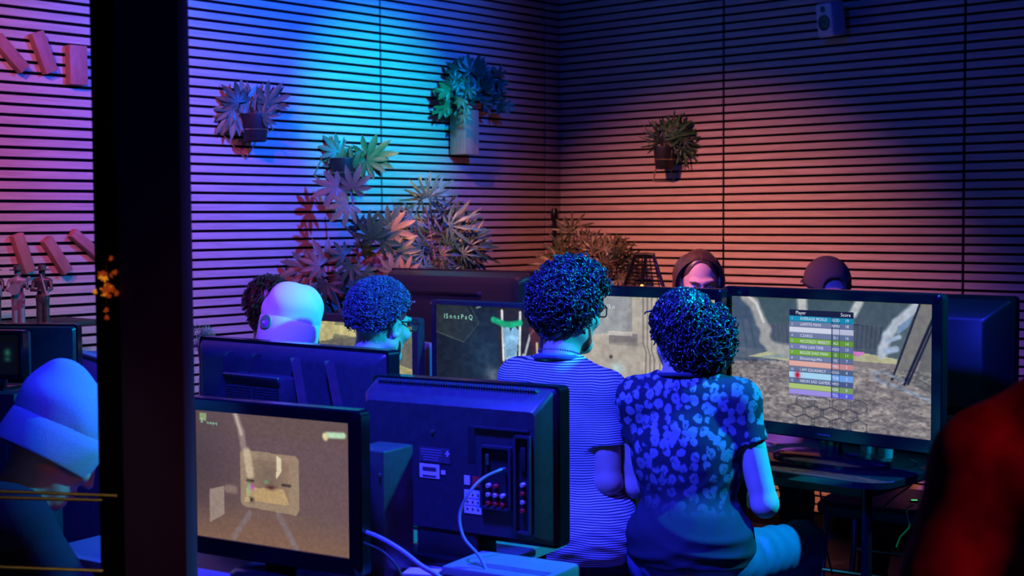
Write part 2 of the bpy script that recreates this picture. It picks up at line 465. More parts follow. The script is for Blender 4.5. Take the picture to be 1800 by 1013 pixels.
p8.rect(bx0 + .213, by0 + .045, bx0 + .218, by1, (.15, .20, .32), .9); p8.rect(bx0 + .252, by0 + .045, bx0 + .255, by1, (.15, .20, .32), .7)
p8.glow(bx0 + .042, by0 + .045 + rh * 10.5, .012, .025, (.75, .05, .12), 1.2)
W8, H8, w8, h8 = .826, .492, .756, .415
c8 = (.8548, 4.5145)
t8, s8, zc8 = monitor('television', 'large glossy black television showing a game score table', (*c8, 1.0225), -44, W8, H8, w8, h8, p8, .005, .705, .02, .07,
                      dict(w=.42, dp=.26, base_h=.022), 'television')
U = lambda u, v: ((u - .5) * w8, (.5 - v) * h8)
T = []
def put(s, u, v, sz, al='LEFT'):
    x, z = U(u, v); T.append((s, x, z, sz, al))
names = ['AVERAGE PICKLE', 'LAFFITE MAN', '', 'CZAR52', 'MCSTEEZY BREEZY', 'MINI LAN TIME', 'BIGGIE DAD MAN', 'Elmosmiago44x', '', 'I AM SQUANKLY', '', 'NEON SAD GAMER', '', '']
tags_ = ['GOD', 'NMH', '', 'SL1', 'ALI', 'H2O', 'G', 'FIS', 'MIN', 'GGG', 'TNR', 'HRD', 'NSK', 'TDL']
pts_ = ['19', '18', '', '16', '14', '13', '11', '7', '5', '4', '2', '1', '0', '0']
put('Player', bx0 + .032, by0 + .034, .016); put('Score', bx1 - .012, by0 + .034, .016, 'RIGHT')
for k in range(14):
    yb = by0 + .045 + rh * (k + .72)
    if k not in (2, 8, 10, 12, 13): put(str(k + 1), bx0 + .014, yb, .012, 'CENTER')
    if names[k]: put(names[k], bx0 + .055, yb, .0135)
    put(tags_[k], bx0 + .235, yb, .013, 'CENTER'); put(pts_[k], bx0 + .29, yb, .014, 'CENTER')
put('Hold (x) to accuracy', bx0 + .002, by1 + .03, .0135)
Ms = Matrix.Translation((0, .0072, zc8 + .005))
text_mesh(T, 'lettering', ink_white, s8, Ms)
MB().box((0, -.002, zc8 - H8 / 2 + .020), (.05, .003, .004)).build('power_light', mat('power_lamp_off', (.05, .06, .10), .2), t8)

# --- front left monitor with the zoomed gun sight
p1 = Pic(260, 170, (.405, .325, .325))
p1.mix(p1.v ** 3 * .5, (.47, .36, .28)); p1.mix((1 - p1.u) * (p1.v < .55) * .25, (.36, .28, .28))
p1.glow(0, .45, .25, .5, (.30, .24, .24), .8)
p1.mix(np.clip((p1.v - .62 - .22 * np.abs(p1.u - .42)) / .3, 0, 1) * .75, (.52, .39, .29))
p1.line([(.27, .0), (.31, .15), (.33, .33)], .04, (.60, .52, .48), .8); p1.line([(.27, .0), (.31, .16)], .015, (.8, .74, .70), .7)
p1.poly([(.09, .62), (.19, .58), (.19, .80), (.09, .88)], (.60, .53, .48), .9); p1.line([(.21, .60), (.26, .60)], .04, (.56, .47, .42), .8)
p1.line([(.36, .77), (.25, .97)], .03, (.50, .45, .46), .7); p1.line([(.55, .75), (.66, 1)], .035, (.50, .45, .46), .7)
p1.poly([(.30, .30), (.32, .28), (.66, .29), (.68, .32), (.68, .70), (.66, .74), (.32, .72), (.30, .69)], (.60, .51, .41))
p1.poly([(.345, .35), (.62, .35), (.62, .67), (.345, .67)], (.57, .47, .37)); p1.glow(.48, .47, .09, .14, (.42, .36, .32), .6)
p1.poly([(.34, .57), (.58, .55), (.62, .67), (.34, .67)], (.72, .60, .42)); p1.poly([(.54, .30), (.57, .32), (.57, .42), (.535, .48)], (.88, .82, .68), .9); p1.line([(.345, .30), (.365, .46)], .05, (.80, .72, .60), .8)
p1.line([(.345, .515), (.385, .515)], .012, (.28, .22, .18)); p1.line([(.575, .52), (.625, .52)], .012, (.28, .22, .18))
p1.glow(.375, .565, .014, .02, (.75, .25, .75)); p1.glow(.355, .58, .014, .05, (.55, .70, .50), .9); p1.glow(.50, .55, .03, .02, (.34, .18, .15)); p1.glow(.47, .51, .012, .015, (.45, .62, .42))
p1.glow(.37, .66, .018, .02, (.20, .17, .16)); p1.rect(.325, .645, .36, .685, (.75, .66, .48), .8)
p1.line([(.86, .105), (.96, .10)], .028, (.72, .86, .72)); p1.line([(.845, .115), (.85, .125)], .03, (.85, .80, .60))
p1.rect(.028, .025, .075, .085, (.62, .72, .48), .75)
p1.noise(.10, (70, 60), 2)
t1, s1, zc1 = monitor('monitor', 'glossy black monitor in front showing a brown corridor through a gun sight', (-.6725, 3.1527, .8944), -29, .530, .374, .462, .303, p1, .006, .670, .014, .06,
                      dict(w=.26, dp=.20))
text_mesh([('2', -.215, .122, .016), ('n-o-p-q', -.195, .1195, .011)], 'lettering', ink_green, s1, Matrix.Translation((0, .0072, zc1 + .006)))

# --- monitor behind the man with glasses
p5 = Pic(150, 96, (.47, .455, .37))
p5.rect(0, 0, 1, .18, (.50, .50, .38)); p5.poly([(.0, .0), (.18, .0), (.16, .2), (0, .28)], (.70, .66, .45)); p5.poly([(.1, .04), (.36, .05), (.42, .17), (.1, .14)], (.74, .70, .48))
p5.poly([(0, .25), (.4, .17), (1, .2), (1, 1), (0, 1)], (.40, .39, .34)); p5.poly([(.84, .45), (1, .50), (1, .62), (.84, .60)], (.66, .62, .42))
p5.poly([(.62, .66), (.84, .78), (.84, 1), (.60, 1)], (.74, .71, .46)); p5.line([(.84, .92), (.98, .86)], .02, (.62, .60, .58))
p5.noise(.25, (24, 18), 4)
monitor('monitor', 'small black monitor with an olive picture behind the man with short curls', (-.7784, 5.4547, .9255), -38, .60, .40, .535, .335, p5, 0, .71, .01, .05, dict(w=.22, dp=.18), bezel=matte)

# --- monitor left of the man in stripes
p6 = Pic(180, 112, (.10, .13, .145))
p6.poly([(0, 0), (.30, 0), (.42, .22), (.28, .45), (0, .35)], (.15, .18, .17)); p6.line([(.34, 0), (.42, .2), (.27, .44), (0, .33)], .008, (.30, .35, .33), .7); p6.line([(.40, .02), (.44, 0)], .012, (.5, .55, .55))
p6.glow(.48, .55, .2, .4, (.13, .22, .30), .9); p6.glow(.55, .82, .06, .1, (.42, .48, .55), .8)
p6.poly([(.60, 0), (1, 0), (1, 1), (.62, 1)], (.17, .15, .14), .8); p6.poly([(.62, .7), (1, .6), (1, 1), (.60, 1)], (.30, .26, .22), .8)
p6.line([(.64, .04), (.655, .62)], .022, (.80, .82, .82)); p6.line([(.81, .05), (.80, .62)], .022, (.80, .82, .82))
p6.poly([(.655, .24), (.70, .2), (.72, .28), (.75, .2), (.80, .27), (.77, .62), (.67, .62)], (.52, .72, .86))
p6.line([(.56, .15), (.64, .19), (.72, .20), (.81, .17)], .045, (.12, .66, .46)); p6.line([(.70, .6), (.80, .75), (.84, .55)], .03, (.72, .74, .76)); p6.line([(.84, .60), (.90, .30), (.93, .25)], .02, (.66, .68, .72))
p6.poly([(.88, .22), (1, .2), (1, .5), (.93, .55)], (.32, .14, .12), .8); p6.line([(.96, .4), (.965, .8)], .02, (.70, .66, .55)); p6.noise(.3, (26, 20), 6)
t6, s6, zc6 = monitor('monitor', 'black monitor showing a dark game scene with a green arc and pale blue shape', (-.2786, 5.1759, 1.0156), -38, .563, .356, .52, .315, p6, .002, .71, .01, .05, dict(w=.24, dp=.18), bezel=matte)
text_mesh([('15 n n s P a Q', -.222, .108, .026)], 'lettering', ink_green, s6, Matrix.Translation((0, .0072, zc6)))
text_mesh([('CZAROD', .085, -.062, .018)], 'player_tag', ink_pink, s6, Matrix.Translation((0, .0072, zc6)))

# --- monitor between the man in stripes and the woman
p7 = Pic(240, 140, (.70, .665, .595))
p7.rect(0, 0, .42, .42, (.56, .565, .545)); p7.poly([(.0, 0), (.40, 0), (.38, .38), (0, .5)], (.60, .61, .60)); p7.rect(.25, .42, .46, .56, (.50, .48, .45)); p7.rect(.24, .40, .42, .45, (.74, .72, .68)); p7.poly([(.2, .55), (.5, .5), (.5, 1), (.2, 1)], (.64, .61, .55), .6)
for x0, bend in ((.50, .62), (.53, .66), (.56, .70), (.60, .72), (.63, .75)):
    p7.line([(x0, 0), (x0, bend - .1), (x0 + .02, bend), (x0 + .015, 1)], .010, (.46, .43, .38), .8)
for k in range(4): p7.line([(.66 + k * .03, .12 + k * .02), (.66 + k * .03, .60), (.72 + k * .03, .74), (.72 + k * .03, 1)], .008, (.48, .45, .40), .7)
p7.line([(.63, .2), (.80, .2)], .012, (.50, .47, .42)); p7.line([(.64, .30), (.76, .30), (.76, .40)], .008, (.5, .47, .42)); p7.rect(.80, .1, 1, .6, (.74, .72, .66), .6)
p7.glow(.31, .83, .05, .07, (.68, .80, .80), .8); p7.glow(.265, .70, .012, .02, (.16, .14, .12)); p7.glow(.42, .5, .05, .06, (.42, .40, .37), .6)
p7.noise(.14, (30, 20), 11)
t7, s7, zc7 = monitor('monitor', 'glossy black monitor with a pale stone wall picture left of the large television', (.2873, 4.8979, 1.0739), -37, .641, .375, .590, .312, p7, -.006, .71, .014, .05, dict(w=.26, dp=.2))
text_mesh([('15 n', -.16, .105, .022)], 'lettering', ink_white, s7, Matrix.Translation((0, .0072, zc7)))

# ------------------------------------------------------------------ televisions seen from behind (local +Y is their screen side)
def tv_back(name, label, c, yaw, W, H, base_z, thick=.05, rim=.012):
    t = thing(name, label, 'television', (c[0], c[1], base_z), R(yaw)); zc = c[2] - base_z
    MB().prism(rrect(W, H, .014, 3, 0, zc), thick, Matrix.Translation((0, 0, 0))).build('front_frame', gloss, t)
    MB().prism(rrect(W - .05, H - .05, .004, 2, 0, zc), .003, Matrix.Translation((0, thick, 0))).build('screen', mat('dark_screen', (.01, .01, .013), .2), t)
    return t, zc

# television with diagonal ribs (behind the front left monitor)
t2, zc2 = tv_back('television', 'wide television back with four slanting ribs, behind the front monitor', (-.7807, 3.9514, .9148), -37.4, .808, .470, .670, .04)
W2, H2 = .808, .47
mk = lambda pts, y: [Vector((x, y, z)) for x, z in pts]
MB().loft([mk(rrect(W2 - .02, H2 - .02, .01, 3, 0, zc2), 0), mk(rrect(W2 - .03, H2 - .03, .01, 3, 0, zc2), -.008), mk(rrect(W2 - .07, H2 - .07, .01, 3, 0, zc2), -.022), mk(rrect(W2 - .10, H2 - .10, .01, 3, 0, zc2), -.026)]).build('back_shell', matte, t2)
for xt, xb in ((-.22, -.34), (-.10, -.23), (.065, .16), (.205, .31)):
    MB().loft([[Vector((x + dx, y, zc2 + z)) for dx, y in ((-.012, -.024), (0, -.050), (.012, -.024))] for x, z in ((xt, H2 / 2 - .035), (xb, -H2 / 2 + .04))]).build('rib', matte, t2)
hv = MB().box((-.05, -.055, zc2 + .080), (.25, .075, .13), .008).build('connector_housing', matte, t2)
vl = MB().box((-.05, -.095, zc2 + .135), (.24, .01, .03), .004, Matrix.Rotation(R(25), 3, 'X')).build('housing_lip', matte, t2)
for sx in (-1, 1):
    gr = MB().box((-.05 + sx * .06, -.0945, zc2 + .097), (.108, .004, .040), 0)
    gr = gr.build('vent_panel', matte_lo, t2, False)
    hb = MB()
    for i in range(13):
        for j in range(5): hb.box((-.05 + sx * .06 + (i - 6) * .0078, -.0972, zc2 + .097 + (j - 2) * .0075), (.0052, .002, .0044))
    hb.build('vent_bars', matte, gr, False)['kind'] = 'stuff'
stand(t2, zc2, H2, 'box', .3, .2, .0)

# television with the connector panel (front, seen from behind)
t3, zc3 = tv_back('television', 'old flat television back with connectors and a plugged-in cable', (-.2391, 3.3691, .9166), -29.4, .546, .384, .670, .045)
W3, H3 = .546, .384
MB().loft([mk(rrect(W3 - .015, H3 - .012, .012, 3, 0, zc3), 0), mk(rrect(W3 - .025, H3 - .02, .012, 3, 0, zc3), -.012), mk(rrect(W3 - .030, H3 - .055, .014, 3, .0, zc3 - .006), -.055), mk(rrect(W3 - .060, H3 - .085, .012, 3, .006, zc3 - .010), -.078)]).build('back_shell', matte, t3)
vt = MB()
for i in range(64): vt.box((-W3 / 2 + .04 + i * (W3 - .09) / 63, -.020, zc3 + H3 / 2 - .0125), (.0035, .020, .009), 0, Matrix.Rotation(R(-38), 3, 'X'))
vt.build('vent_fins', matte, t3, False)['kind'] = 'stuff'
MB().box((.16, -.081, zc3 + .095), (.150, .006, .004)).build('panel_edge', matte, t3)
def recess(name, x0, x1, z0, z1, y=-.0795, dpt=.018):
    """A framed hollow: raised rim and dark floor set below it."""
    mb = MB(); cx, cz = (x0 + x1) / 2, zc3 + (z0 + z1) / 2
    o = rrect(x1 - x0, z1 - z0, .004, 2, cx, cz); i = rrect(x1 - x0 - .012, z1 - z0 - .012, .003, 2, cx, cz)
    mb.loft([mk(o, y + .006), mk(o, y - .010), mk(i, y - .010), mk(i, y + .004)], caps=False)
    p = mb.build(name, matte, t3)
    MB().box((cx, y + .0015, cz), (x1 - x0 - .01, .003, z1 - z0 - .01)).build('recess_floor', matte_lo, p, False)
    return p
r1 = recess('connector_recess', .105, .190, -.095, .055)
r2 = recess('side_connector_recess', .198, .243, -.145, .085)
MB().loft([mk(rrect(.022, .088, .003, 2, .077, zc3 + .05), -.0782), mk(rrect(.012, .075, .003, 2, .079, zc3 + .052), -.0788)]).build('carry_slot', matte_lo, t3)
def jack(p, x, z, m, r=.0052, y=-.0795):
    mb = MB().lathe([(r, 0), (r, .010), (r * .75, .012), (r * .45, .012), (r * .45, .004)], M=Matrix.Translation((x, y, zc3 + z)) @ Matrix.Rotation(R(90), 4, 'X'), n=12)
    return mb.build('jack', m, p)
for j, row in enumerate(((0, 1), (0, 1, 2), (0, 1, 2))):
    for i in row: jack(r1, .127 + i * .0195, -.040 - j * .021, (white_pl, red_pl)[1 if (j == 2 or (j == 0 and i == 1)) else 0])
for j in range(4): jack(r2, .221, -.030 - j * .020, red_pl if j in (1, 3) else white_pl)
MB().box((.124, -.083, zc3 + .022), (.010, .008, .026), .002).build('port', metal, r1)
MB().box((.2215, -.083, zc3 + .030), (.014, .006, .055), .002).build('card_slot', matte_lo, r2)
# stickers
st = MB().box((-0.0450, -.0786, zc3 - .022), (.058, .001, .034)).build('sticker', paper, t3, False)
for z, h_ in ((.005, .009), (-.012, .004)): MB().box((-0.0450, -.0793, zc3 - .022 + z), (.040, .0006, h_)).build('print', inkdark, st, False)
pl = mat('printed_plate', (.06, .06, .075), .5, var=.3, scale=300)
st2 = MB().box((-0.0300, -.0786, zc3 + .018), (.09, .001, .036)).build('rating_plate', pl, t3, False)
for k in range(5): MB().box((-0.0400, -.0793, zc3 + .030 - k * .0062), (.06 if k < 3 else .045, .0006, .0022)).build('print', mat('faint_print', (.2, .2, .24), .7), st2, False)
lg = MB().box((0.0080, -.0795, zc3 + .024), (.012, .001, .004)).box((0.0080, -.0795, zc3 + .024), (.004, .001, .014)).build('approval_mark', white_pl, st2, False)
MB().box((-0.0050, -.0786, zc3 - .022), (.012, .001, .010)).build('sticker', paper, t3, False)
jl = MB().box((0.0790, -.0786, zc3 - .085), (.048, .001, .056)).build('connector_legend', paper, t3, False)
for i in range(3):
    for j in range(3): MB().lathe([(.0028, 0), (.0028, .0006)], M=Matrix.Translation((.064 + i * .015, -.0792, zc3 - .068 - j * .017)) @ Matrix.Rotation(R(90), 4, 'X'), n=10).build('print', inkdark, jl, False)
for j in range(2): MB().box((0.0790, -.0793, zc3 - .076 - j * .017), (.044, .0006, .0014)).build('print', mat('violet_print', (.25, .12, .45), .7), jl, False)
MB().box((0.0890, -.0786, zc3 - .036), (.020, .001, .026)).build('warning_sticker', red_pl, t3, False)
MB().box((0.0630, -.0786, zc3 - .034), (.016, .001, .022)).build('sticker', paper, t3, False)
MB().lathe([(.004, 0), (.004, .003)], M=Matrix.Translation((-0.0350, -.078, zc3 + .075)) @ Matrix.Rotation(R(90), 4, 'X'), n=10).build('screw', metal, t3)
MB().box((.255, -.006, zc3 - .005), (.012, .014, .008), .002).build('side_notch', metal, t3)
MB().box((-.0, .0, .012), (.30, .20, .022), .008).build('stand_base', gloss, t3)
MB().box((-.0, -.03, .05), (.18, .09, .09), .01).build('stand_neck', matte_lo, t3)

# wide television seen from behind, beyond the row of monitors
t10, zc10 = tv_back('television', 'wide television back standing under the big leafy plants', (-.4176, 5.7229, 1.0322), -38, .79, .526, .71, .04)
W0, H0 = .79, .526
MB().loft([mk(rrect(W0 - .01, H0 - .01, .03, 4, 0, zc10), 0), mk(rrect(W0 - .02, H0 - .02, .03, 4, 0, zc10), -.03), mk(rrect(W0 - .05, H0 - .05, .03, 4, 0, zc10), -.06), mk(rrect(W0 - .10, H0 - .10, .03, 4, 0, zc10), -.07)]).build('back_shell', matte_k, t10)
MB().loft([mk(rrect(.44, .026, .004, 2, -.03, zc10 + .165), -.066), mk(rrect(.40, .010, .003, 2, -.03, zc10 + .172), -.082)]).build('handle_ridge', matte_k, t10)
for x in (-.19, -.09, .06, .17): MB().lathe([(.007, 0), (.005, .004)], M=Matrix.Translation((x - .0, -.07, zc10 + .125)) @ Matrix.Rotation(R(90), 4, 'X'), n=10).build('screw', metal, t10)
stand(t10, zc10, H0, 'box', .36, .24, -.01)

# television back at the far right, back to back with the score television
t9, zc9 = tv_back('television', 'dark television back with a row of vents at the right', (1.2423, 4.7788, 1.030), -40, .627, .42, .71, .035)
MB().loft([mk(rrect(.60, .395, .012, 3, 0, zc9), 0), mk(rrect(.58, .375, .012, 3, 0, zc9), -.014), mk(rrect(.50, .30, .012, 3, -.01, zc9 - .01), -.05), mk(rrect(.48, .28, .012, 3, -.01, zc9 - .01), -.056)]).build('back_shell', matte_k, t9)
vb = MB()
for i in range(44): vb.box((-.24 + i * .0112, -.0165, zc9 + .172), (.004, .006, .016), 0, Matrix.Rotation(R(-12), 3, 'X'))
vb.build('vent_fins', matte_lo, t9, False)['kind'] = 'stuff'
stand(t9, zc9, .42, 'box', .28, .2, 0)

# slim upright case between the front monitor and the television back
cc = P(671, 850, 3.24)
tc = thing('computer_case', 'slim black upright computer case beside the front monitor', 'computer', (cc.x, cc.y, .67), R(-29))
MB().box((0, 0, .1575), (.100, .12, .295), .006).build('case_body', matte, tc)
MB().box((-.015, -.061, .155), (.055, .004, .25), .002).build('front_panel', matte_lo, tc)
MB().box((.040, -.0615, .25), (.006, .004, .008), .001).build('power_button', metal, tc)
for sx in (-1, 1): MB().box((sx * .04, 0, .005), (.02, .11, .012), .003).build('foot', matte_lo, tc)

# ------------------------------------------------------------------ soft bodies: a distance field blended from limbs, meshed as one surface
A3 = lambda v: np.array(v, np.float32)
class Field:
    def __init__(s, lo, hi, h):
        s.lo = A3(lo); s.h = h; n = np.ceil((A3(hi) - s.lo) / h).astype(int) + 1
        s.v = np.full(n, 1.0, np.float32); s.ax = [s.lo[i] + h * np.arange(n[i], dtype=np.float32) for i in range(3)]
    def _reg(s, lo, hi):
        sl = []
        for i in range(3):
            a = max(0, int((lo[i] - s.lo[i]) / s.h)); b = min(s.v.shape[i], int((hi[i] - s.lo[i]) / s.h) + 2)
            if b <= a: return None, None
            sl.append(slice(a, b))
        return tuple(sl), (s.ax[0][sl[0]][:, None, None], s.ax[1][sl[1]][None, :, None], s.ax[2][sl[2]][None, None, :])
    def _put(s, sl, d, k, op):
        a = s.v[sl]
        if op == 'u':
            if k <= 0: s.v[sl] = np.minimum(a, d); return
            h = np.clip(.5 + .5 * (d - a) / k, 0, 1); s.v[sl] = d * (1 - h) + a * h - k * h * (1 - h)
        else:
            d = -d
            if k <= 0: s.v[sl] = np.maximum(a, d); return
            h = np.clip(.5 - .5 * (d - a) / k, 0, 1); s.v[sl] = d * (1 - h) + a * h + k * h * (1 - h)
    def _cut(s, d, q, cut):
        for c, n in cut or ():
            n = A3(n); n = n / np.linalg.norm(n)
            d = np.maximum(d, (q[0] - c[0]) * n[0] + (q[1] - c[1]) * n[1] + (q[2] - c[2]) * n[2])
        return d
    def ell(s, c, r, M=None, k=.02, op='u', cut=None):
        c = A3(c); r = A3(r); m = max(r) + k + 4 * s.h
        sl, q = s._reg(c - m, c + m)
        if sl is None: return
        x, y, z = q[0] - c[0], q[1] - c[1], q[2] - c[2]
        if M is not None:
            M = np.array(M, np.float32)
            x, y, z = (M[0, 0] * x + M[1, 0] * y + M[2, 0] * z, M[0, 1] * x + M[1, 1] * y + M[2, 1] * z, M[0, 2] * x + M[1, 2] * y + M[2, 2] * z)
        k0 = np.sqrt((x / r[0]) ** 2 + (y / r[1]) ** 2 + (z / r[2]) ** 2) + 1e-6
        k1 = np.sqrt((x / r[0] ** 2) ** 2 + (y / r[1] ** 2) ** 2 + (z / r[2] ** 2) ** 2) + 1e-6
        s._put(sl, s._cut(k0 * (k0 - 1) / k1, q, cut), k, op)
    def cap(s, a, b, ra, rb, k=.02, op='u', flat=1, cut=None):
        a, b = A3(a), A3(b); m = max(ra, rb) + k + 4 * s.h
        sl, q = s._reg(np.minimum(a, b) - m, np.maximum(a, b) + m)
        if sl is None: return
        d = b - a; f = A3((1, 1 / flat, 1)); dd = d * f; L = float(dd @ dd) + 1e-9
        x, y, z = q[0] - a[0], (q[1] - a[1]) * f[1], q[2] - a[2]
        t = np.clip((x * dd[0] + y * dd[1] + z * dd[2]) / L, 0, 1)
        r = np.sqrt((x - t * dd[0]) ** 2 + (y - t * dd[1]) ** 2 + (z - t * dd[2]) ** 2) - (ra + (rb - ra) * t)
        s._put(sl, s._cut(r * (.5 + .5 * flat), q, cut), k, op)
    def disp(s, fn, band=.05):
        i = np.nonzero(np.abs(s.v) < band)
        s.v[i] += fn(s.ax[0][i[0]], s.ax[1][i[1]], s.ax[2][i[2]]).astype(np.float32)
    def mesh(s):
        v = s.v; sg = v < 0
        n = np.array(v.shape) - 1
        cs = np.zeros(n, np.uint8)
        corners = [(i, j, k) for i in (0, 1) for j in (0, 1) for k in (0, 1)]
        for i, j, k in corners: cs += sg[i:i + n[0], j:j + n[1], k:k + n[2]]
        act = np.argwhere((cs > 0) & (cs < 8))
        cv = np.stack([v[act[:, 0] + i, act[:, 1] + j, act[:, 2] + k] for i, j, k in corners], 1)
        pos = np.zeros((len(act), 3)); cnt = np.zeros(len(act))
        for a in range(8):
            for b in range(a + 1, 8):
                ca, cb = np.array(corners[a]), np.array(corners[b])
                if np.abs(ca - cb).sum() != 1: continue
                va, vb = cv[:, a], cv[:, b]; mk_ = (va < 0) != (vb < 0)
                t = np.where(mk_, va / np.where(mk_, va - vb, 1), 0)
                pos += np.where(mk_[:, None], ca + (cb - ca) * t[:, None], 0); cnt += mk_
        pos = (pos / cnt[:, None] + act) * s.h + s.lo
        idx = np.full(n, -1, np.int32); idx[tuple(act.T)] = np.arange(len(act))
        Fs = []
        for ax in range(3):
            u, w_ = [(1, 2), (2, 0), (0, 1)][ax]
            e = np.zeros(3, int); e[ax] = 1
            sh = [slice(None)] * 3; sh2 = [slice(None)] * 3; sh[ax] = slice(0, -1); sh2[ax] = slice(1, None)
            A, B = sg[tuple(sh)], sg[tuple(sh2)]
            ij = np.argwhere(A != B)
            ok = (ij[:, u] > 0) & (ij[:, w_] > 0) & (ij[:, u] < n[u]) & (ij[:, w_] < n[w_]) & (ij[:, ax] < n[ax])
            ij = ij[ok]; fl_ = A[tuple(ij.T)]
            eu = np.zeros(3, int); eu[u] = 1; ew = np.zeros(3, int); ew[w_] = 1
            q = np.stack([idx[tuple((ij - eu - ew).T)], idx[tuple((ij - ew).T)], idx[tuple(ij.T)], idx[tuple((ij - eu).T)]], 1)
            q[~fl_] = q[~fl_][:, ::-1]; Fs.append(q)
        return pos, np.concatenate(Fs)
    def build(s, name, mt, parent): 
        V, Fc = s.mesh(); return from_np(name, V, Fc, mt, parent, True)

def strands(roots, nrm, seg, length, out, cr, turns, rad, seed=0, grav=0, dirs=None, sides=3, taper=.5):
    """Curly locks as thin tubes: (N,3) roots and normals."""
    g = np.random.default_rng(seed); N = len(roots)
    if dirs is None:
        dirs = g.normal(size=(N, 3)); dirs -= nrm * (dirs * nrm).sum(1, keepdims=True)
    dirs = dirs / (np.linalg.norm(dirs, axis=1, keepdims=True) + 1e-9)
    a = np.cross(dirs, nrm); a /= np.linalg.norm(a, axis=1, keepdims=True) + 1e-9; b = np.cross(dirs, a)
    t = np.linspace(0, 1, seg + 1)[None, :, None]; ph = g.random((N, 1, 1)) * 6.28; ln = length * (.6 + .8 * g.random((N, 1, 1)))
    o_ = out * (.5 + g.random((N, 1, 1)))
    path = roots[:, None] + nrm[:, None] * o_ * np.sin(t * 2.2) + dirs[:, None] * ln * t
    path = path + A3((0, 0, -1)) * grav * t ** 2
    th = 6.283 * turns * t * (.7 + .6 * g.random((N, 1, 1))) + ph; amp = cr * np.minimum(1, t * 3)
    path = path + amp * (np.cos(th) * a[:, None] + np.sin(th) * b[:, None])
    tan = np.gradient(path, axis=1); tan /= np.linalg.norm(tan, axis=2, keepdims=True) + 1e-9
    e1 = np.cross(tan, nrm[:, None] + .01); e1 /= np.linalg.norm(e1, axis=2, keepdims=True) + 1e-9; e2 = np.cross(tan, e1)
    rr = rad * (1 - taper * t)
    ring = np.stack([path + rr * (math.cos(6.283 * k / sides) * e1 + math.sin(6.283 * k / sides) * e2) for k in range(sides)], 2)
    V = ring.reshape(-1, 3); S = seg + 1
    base = (np.arange(N)[:, None, None] * S + np.arange(seg)[None, :, None]) * sides + np.arange(sides)[None, None]
    nx = (np.arange(N)[:, None, None] * S + np.arange(seg)[None, :, None]) * sides + (np.arange(sides)[None, None] + 1) % sides
    Fc = np.stack([base, nx, nx + sides, base + sides], -1).reshape(-1, 4)
    return V, Fc
def scalp(n, rad, c, keep, seed):
    g = np.random.default_rng(seed); d = g.normal(size=(n * 4, 3)); d /= np.linalg.norm(d, axis=1, keepdims=True)
    p = d * rad + c; p = p[keep(p)][:n]; d = (p - c) / (np.array(rad) ** 2); d /= np.linalg.norm(d, axis=1, keepdims=True)
    return p, d
def to_local(V, Mh):
    M = np.array(Mh); return V @ M[:3, :3].T + M[:3, 3]

def skin_mat(name, c):
    m_ = mat(name, c, .5, spec=.35, var=.08, scale=30)
    b = m_.node_tree.nodes['Principled BSDF']; b.inputs['Subsurface Weight'].default_value = .08; b.inputs['Subsurface Radius'].default_value = (.02, .008, .004)
    return m_
skin_l = skin_mat('light_skin', (.62, .43, .34)); skin_m = skin_mat('tan_skin', (.52, .34, .25))
def hair_mat(name, c, rough=.34): return mat(name, c, rough, spec=.7, var=.35, scale=60)
hair_k = hair_mat('black_hair', (.014, .012, .012)); hair_b = hair_mat('brown_hair', (.07, .04, .026), .4); hair_curl = hair_mat('dark_curls', (.03, .028, .03), .28)
def cloth(name, c, var=.15): return mat(name, c, .9, spec=.15, var=var, scale=260, bump=.3)
denim = cloth('blue_denim', (.10, .11, .22)); khaki = cloth('khaki_cotton', (.26, .25, .2)); navy = cloth('navy_cotton', (.10, .12, .17)); dkcloth = cloth('charcoal_cotton', (.03, .03, .035)); knit = cloth('cream_knit', (.80, .77, .72), .06); blue_knit = cloth('pale_blue_knit', (.34, .40, .55), .1)
maroon = mat('maroon_fleece', (.22, .05, .05), .95, spec=.1, var=.65, scale=16, bump=.4); shoe_m = mat('black_shoe', (.02, .02, .02), .5, var=.2)
lens_m = mat('spectacle_lens', (.9, .9, .95), .03, trans=1); rim_m = mat('spectacle_rim', (.012, .012, .014), .3, var=.1)
white_eye = mat('eye_white', (.7, .68, .66), .2, var=.05); iris_m = mat('dark_iris', (.03, .02, .015), .15, var=.2)

def striped():
    mt, nt, b, N, L = new_mat('striped_jersey')
    tc = N.new('ShaderNodeTexCoord'); sp = N.new('ShaderNodeSeparateXYZ'); L.new(tc.outputs['Object'], sp.inputs[0])
    nz = N.new('ShaderNodeTexNoise'); nz.inputs['Scale'].default_value = 5; L.new(tc.outputs['Object'], nz.inputs['Vector'])
    ad = N.new('ShaderNodeMath'); ad.operation = 'MULTIPLY_ADD'; ad.inputs[1].default_value = .035; L.new(nz.outputs['Fac'], ad.inputs[0]); L.new(sp.outputs['Z'], ad.inputs[2])
    mu = N.new('ShaderNodeMath'); mu.operation = 'MULTIPLY'; mu.inputs[1].default_value = 6.2832 / .0072; L.new(ad.outputs[0], mu.inputs[0])
    si = N.new('ShaderNodeMath'); si.operation = 'SINE'; L.new(mu.outputs[0], si.inputs[0])
    cr = N.new('ShaderNodeValToRGB'); cr.color_ramp.elements[0].position = .30; cr.color_ramp.elements[1].position = .50
    cr.color_ramp.elements[0].color = (.03, .035, .07, 1); cr.color_ramp.elements[1].color = (.62, .62, .66, 1)
    ma = N.new('ShaderNodeMath'); ma.operation = 'MULTIPLY_ADD'; ma.inputs[1].default_value = .5; ma.inputs[2].default_value = .5; L.new(si.outputs[0], ma.inputs[0])
    L.new(ma.outputs[0], cr.inputs[0]); L.new(cr.outputs[0], b.inputs['Base Color']); b.inputs['Roughness'].default_value = .85; b.inputs['Specular IOR Level'].default_value = .2
    return mt
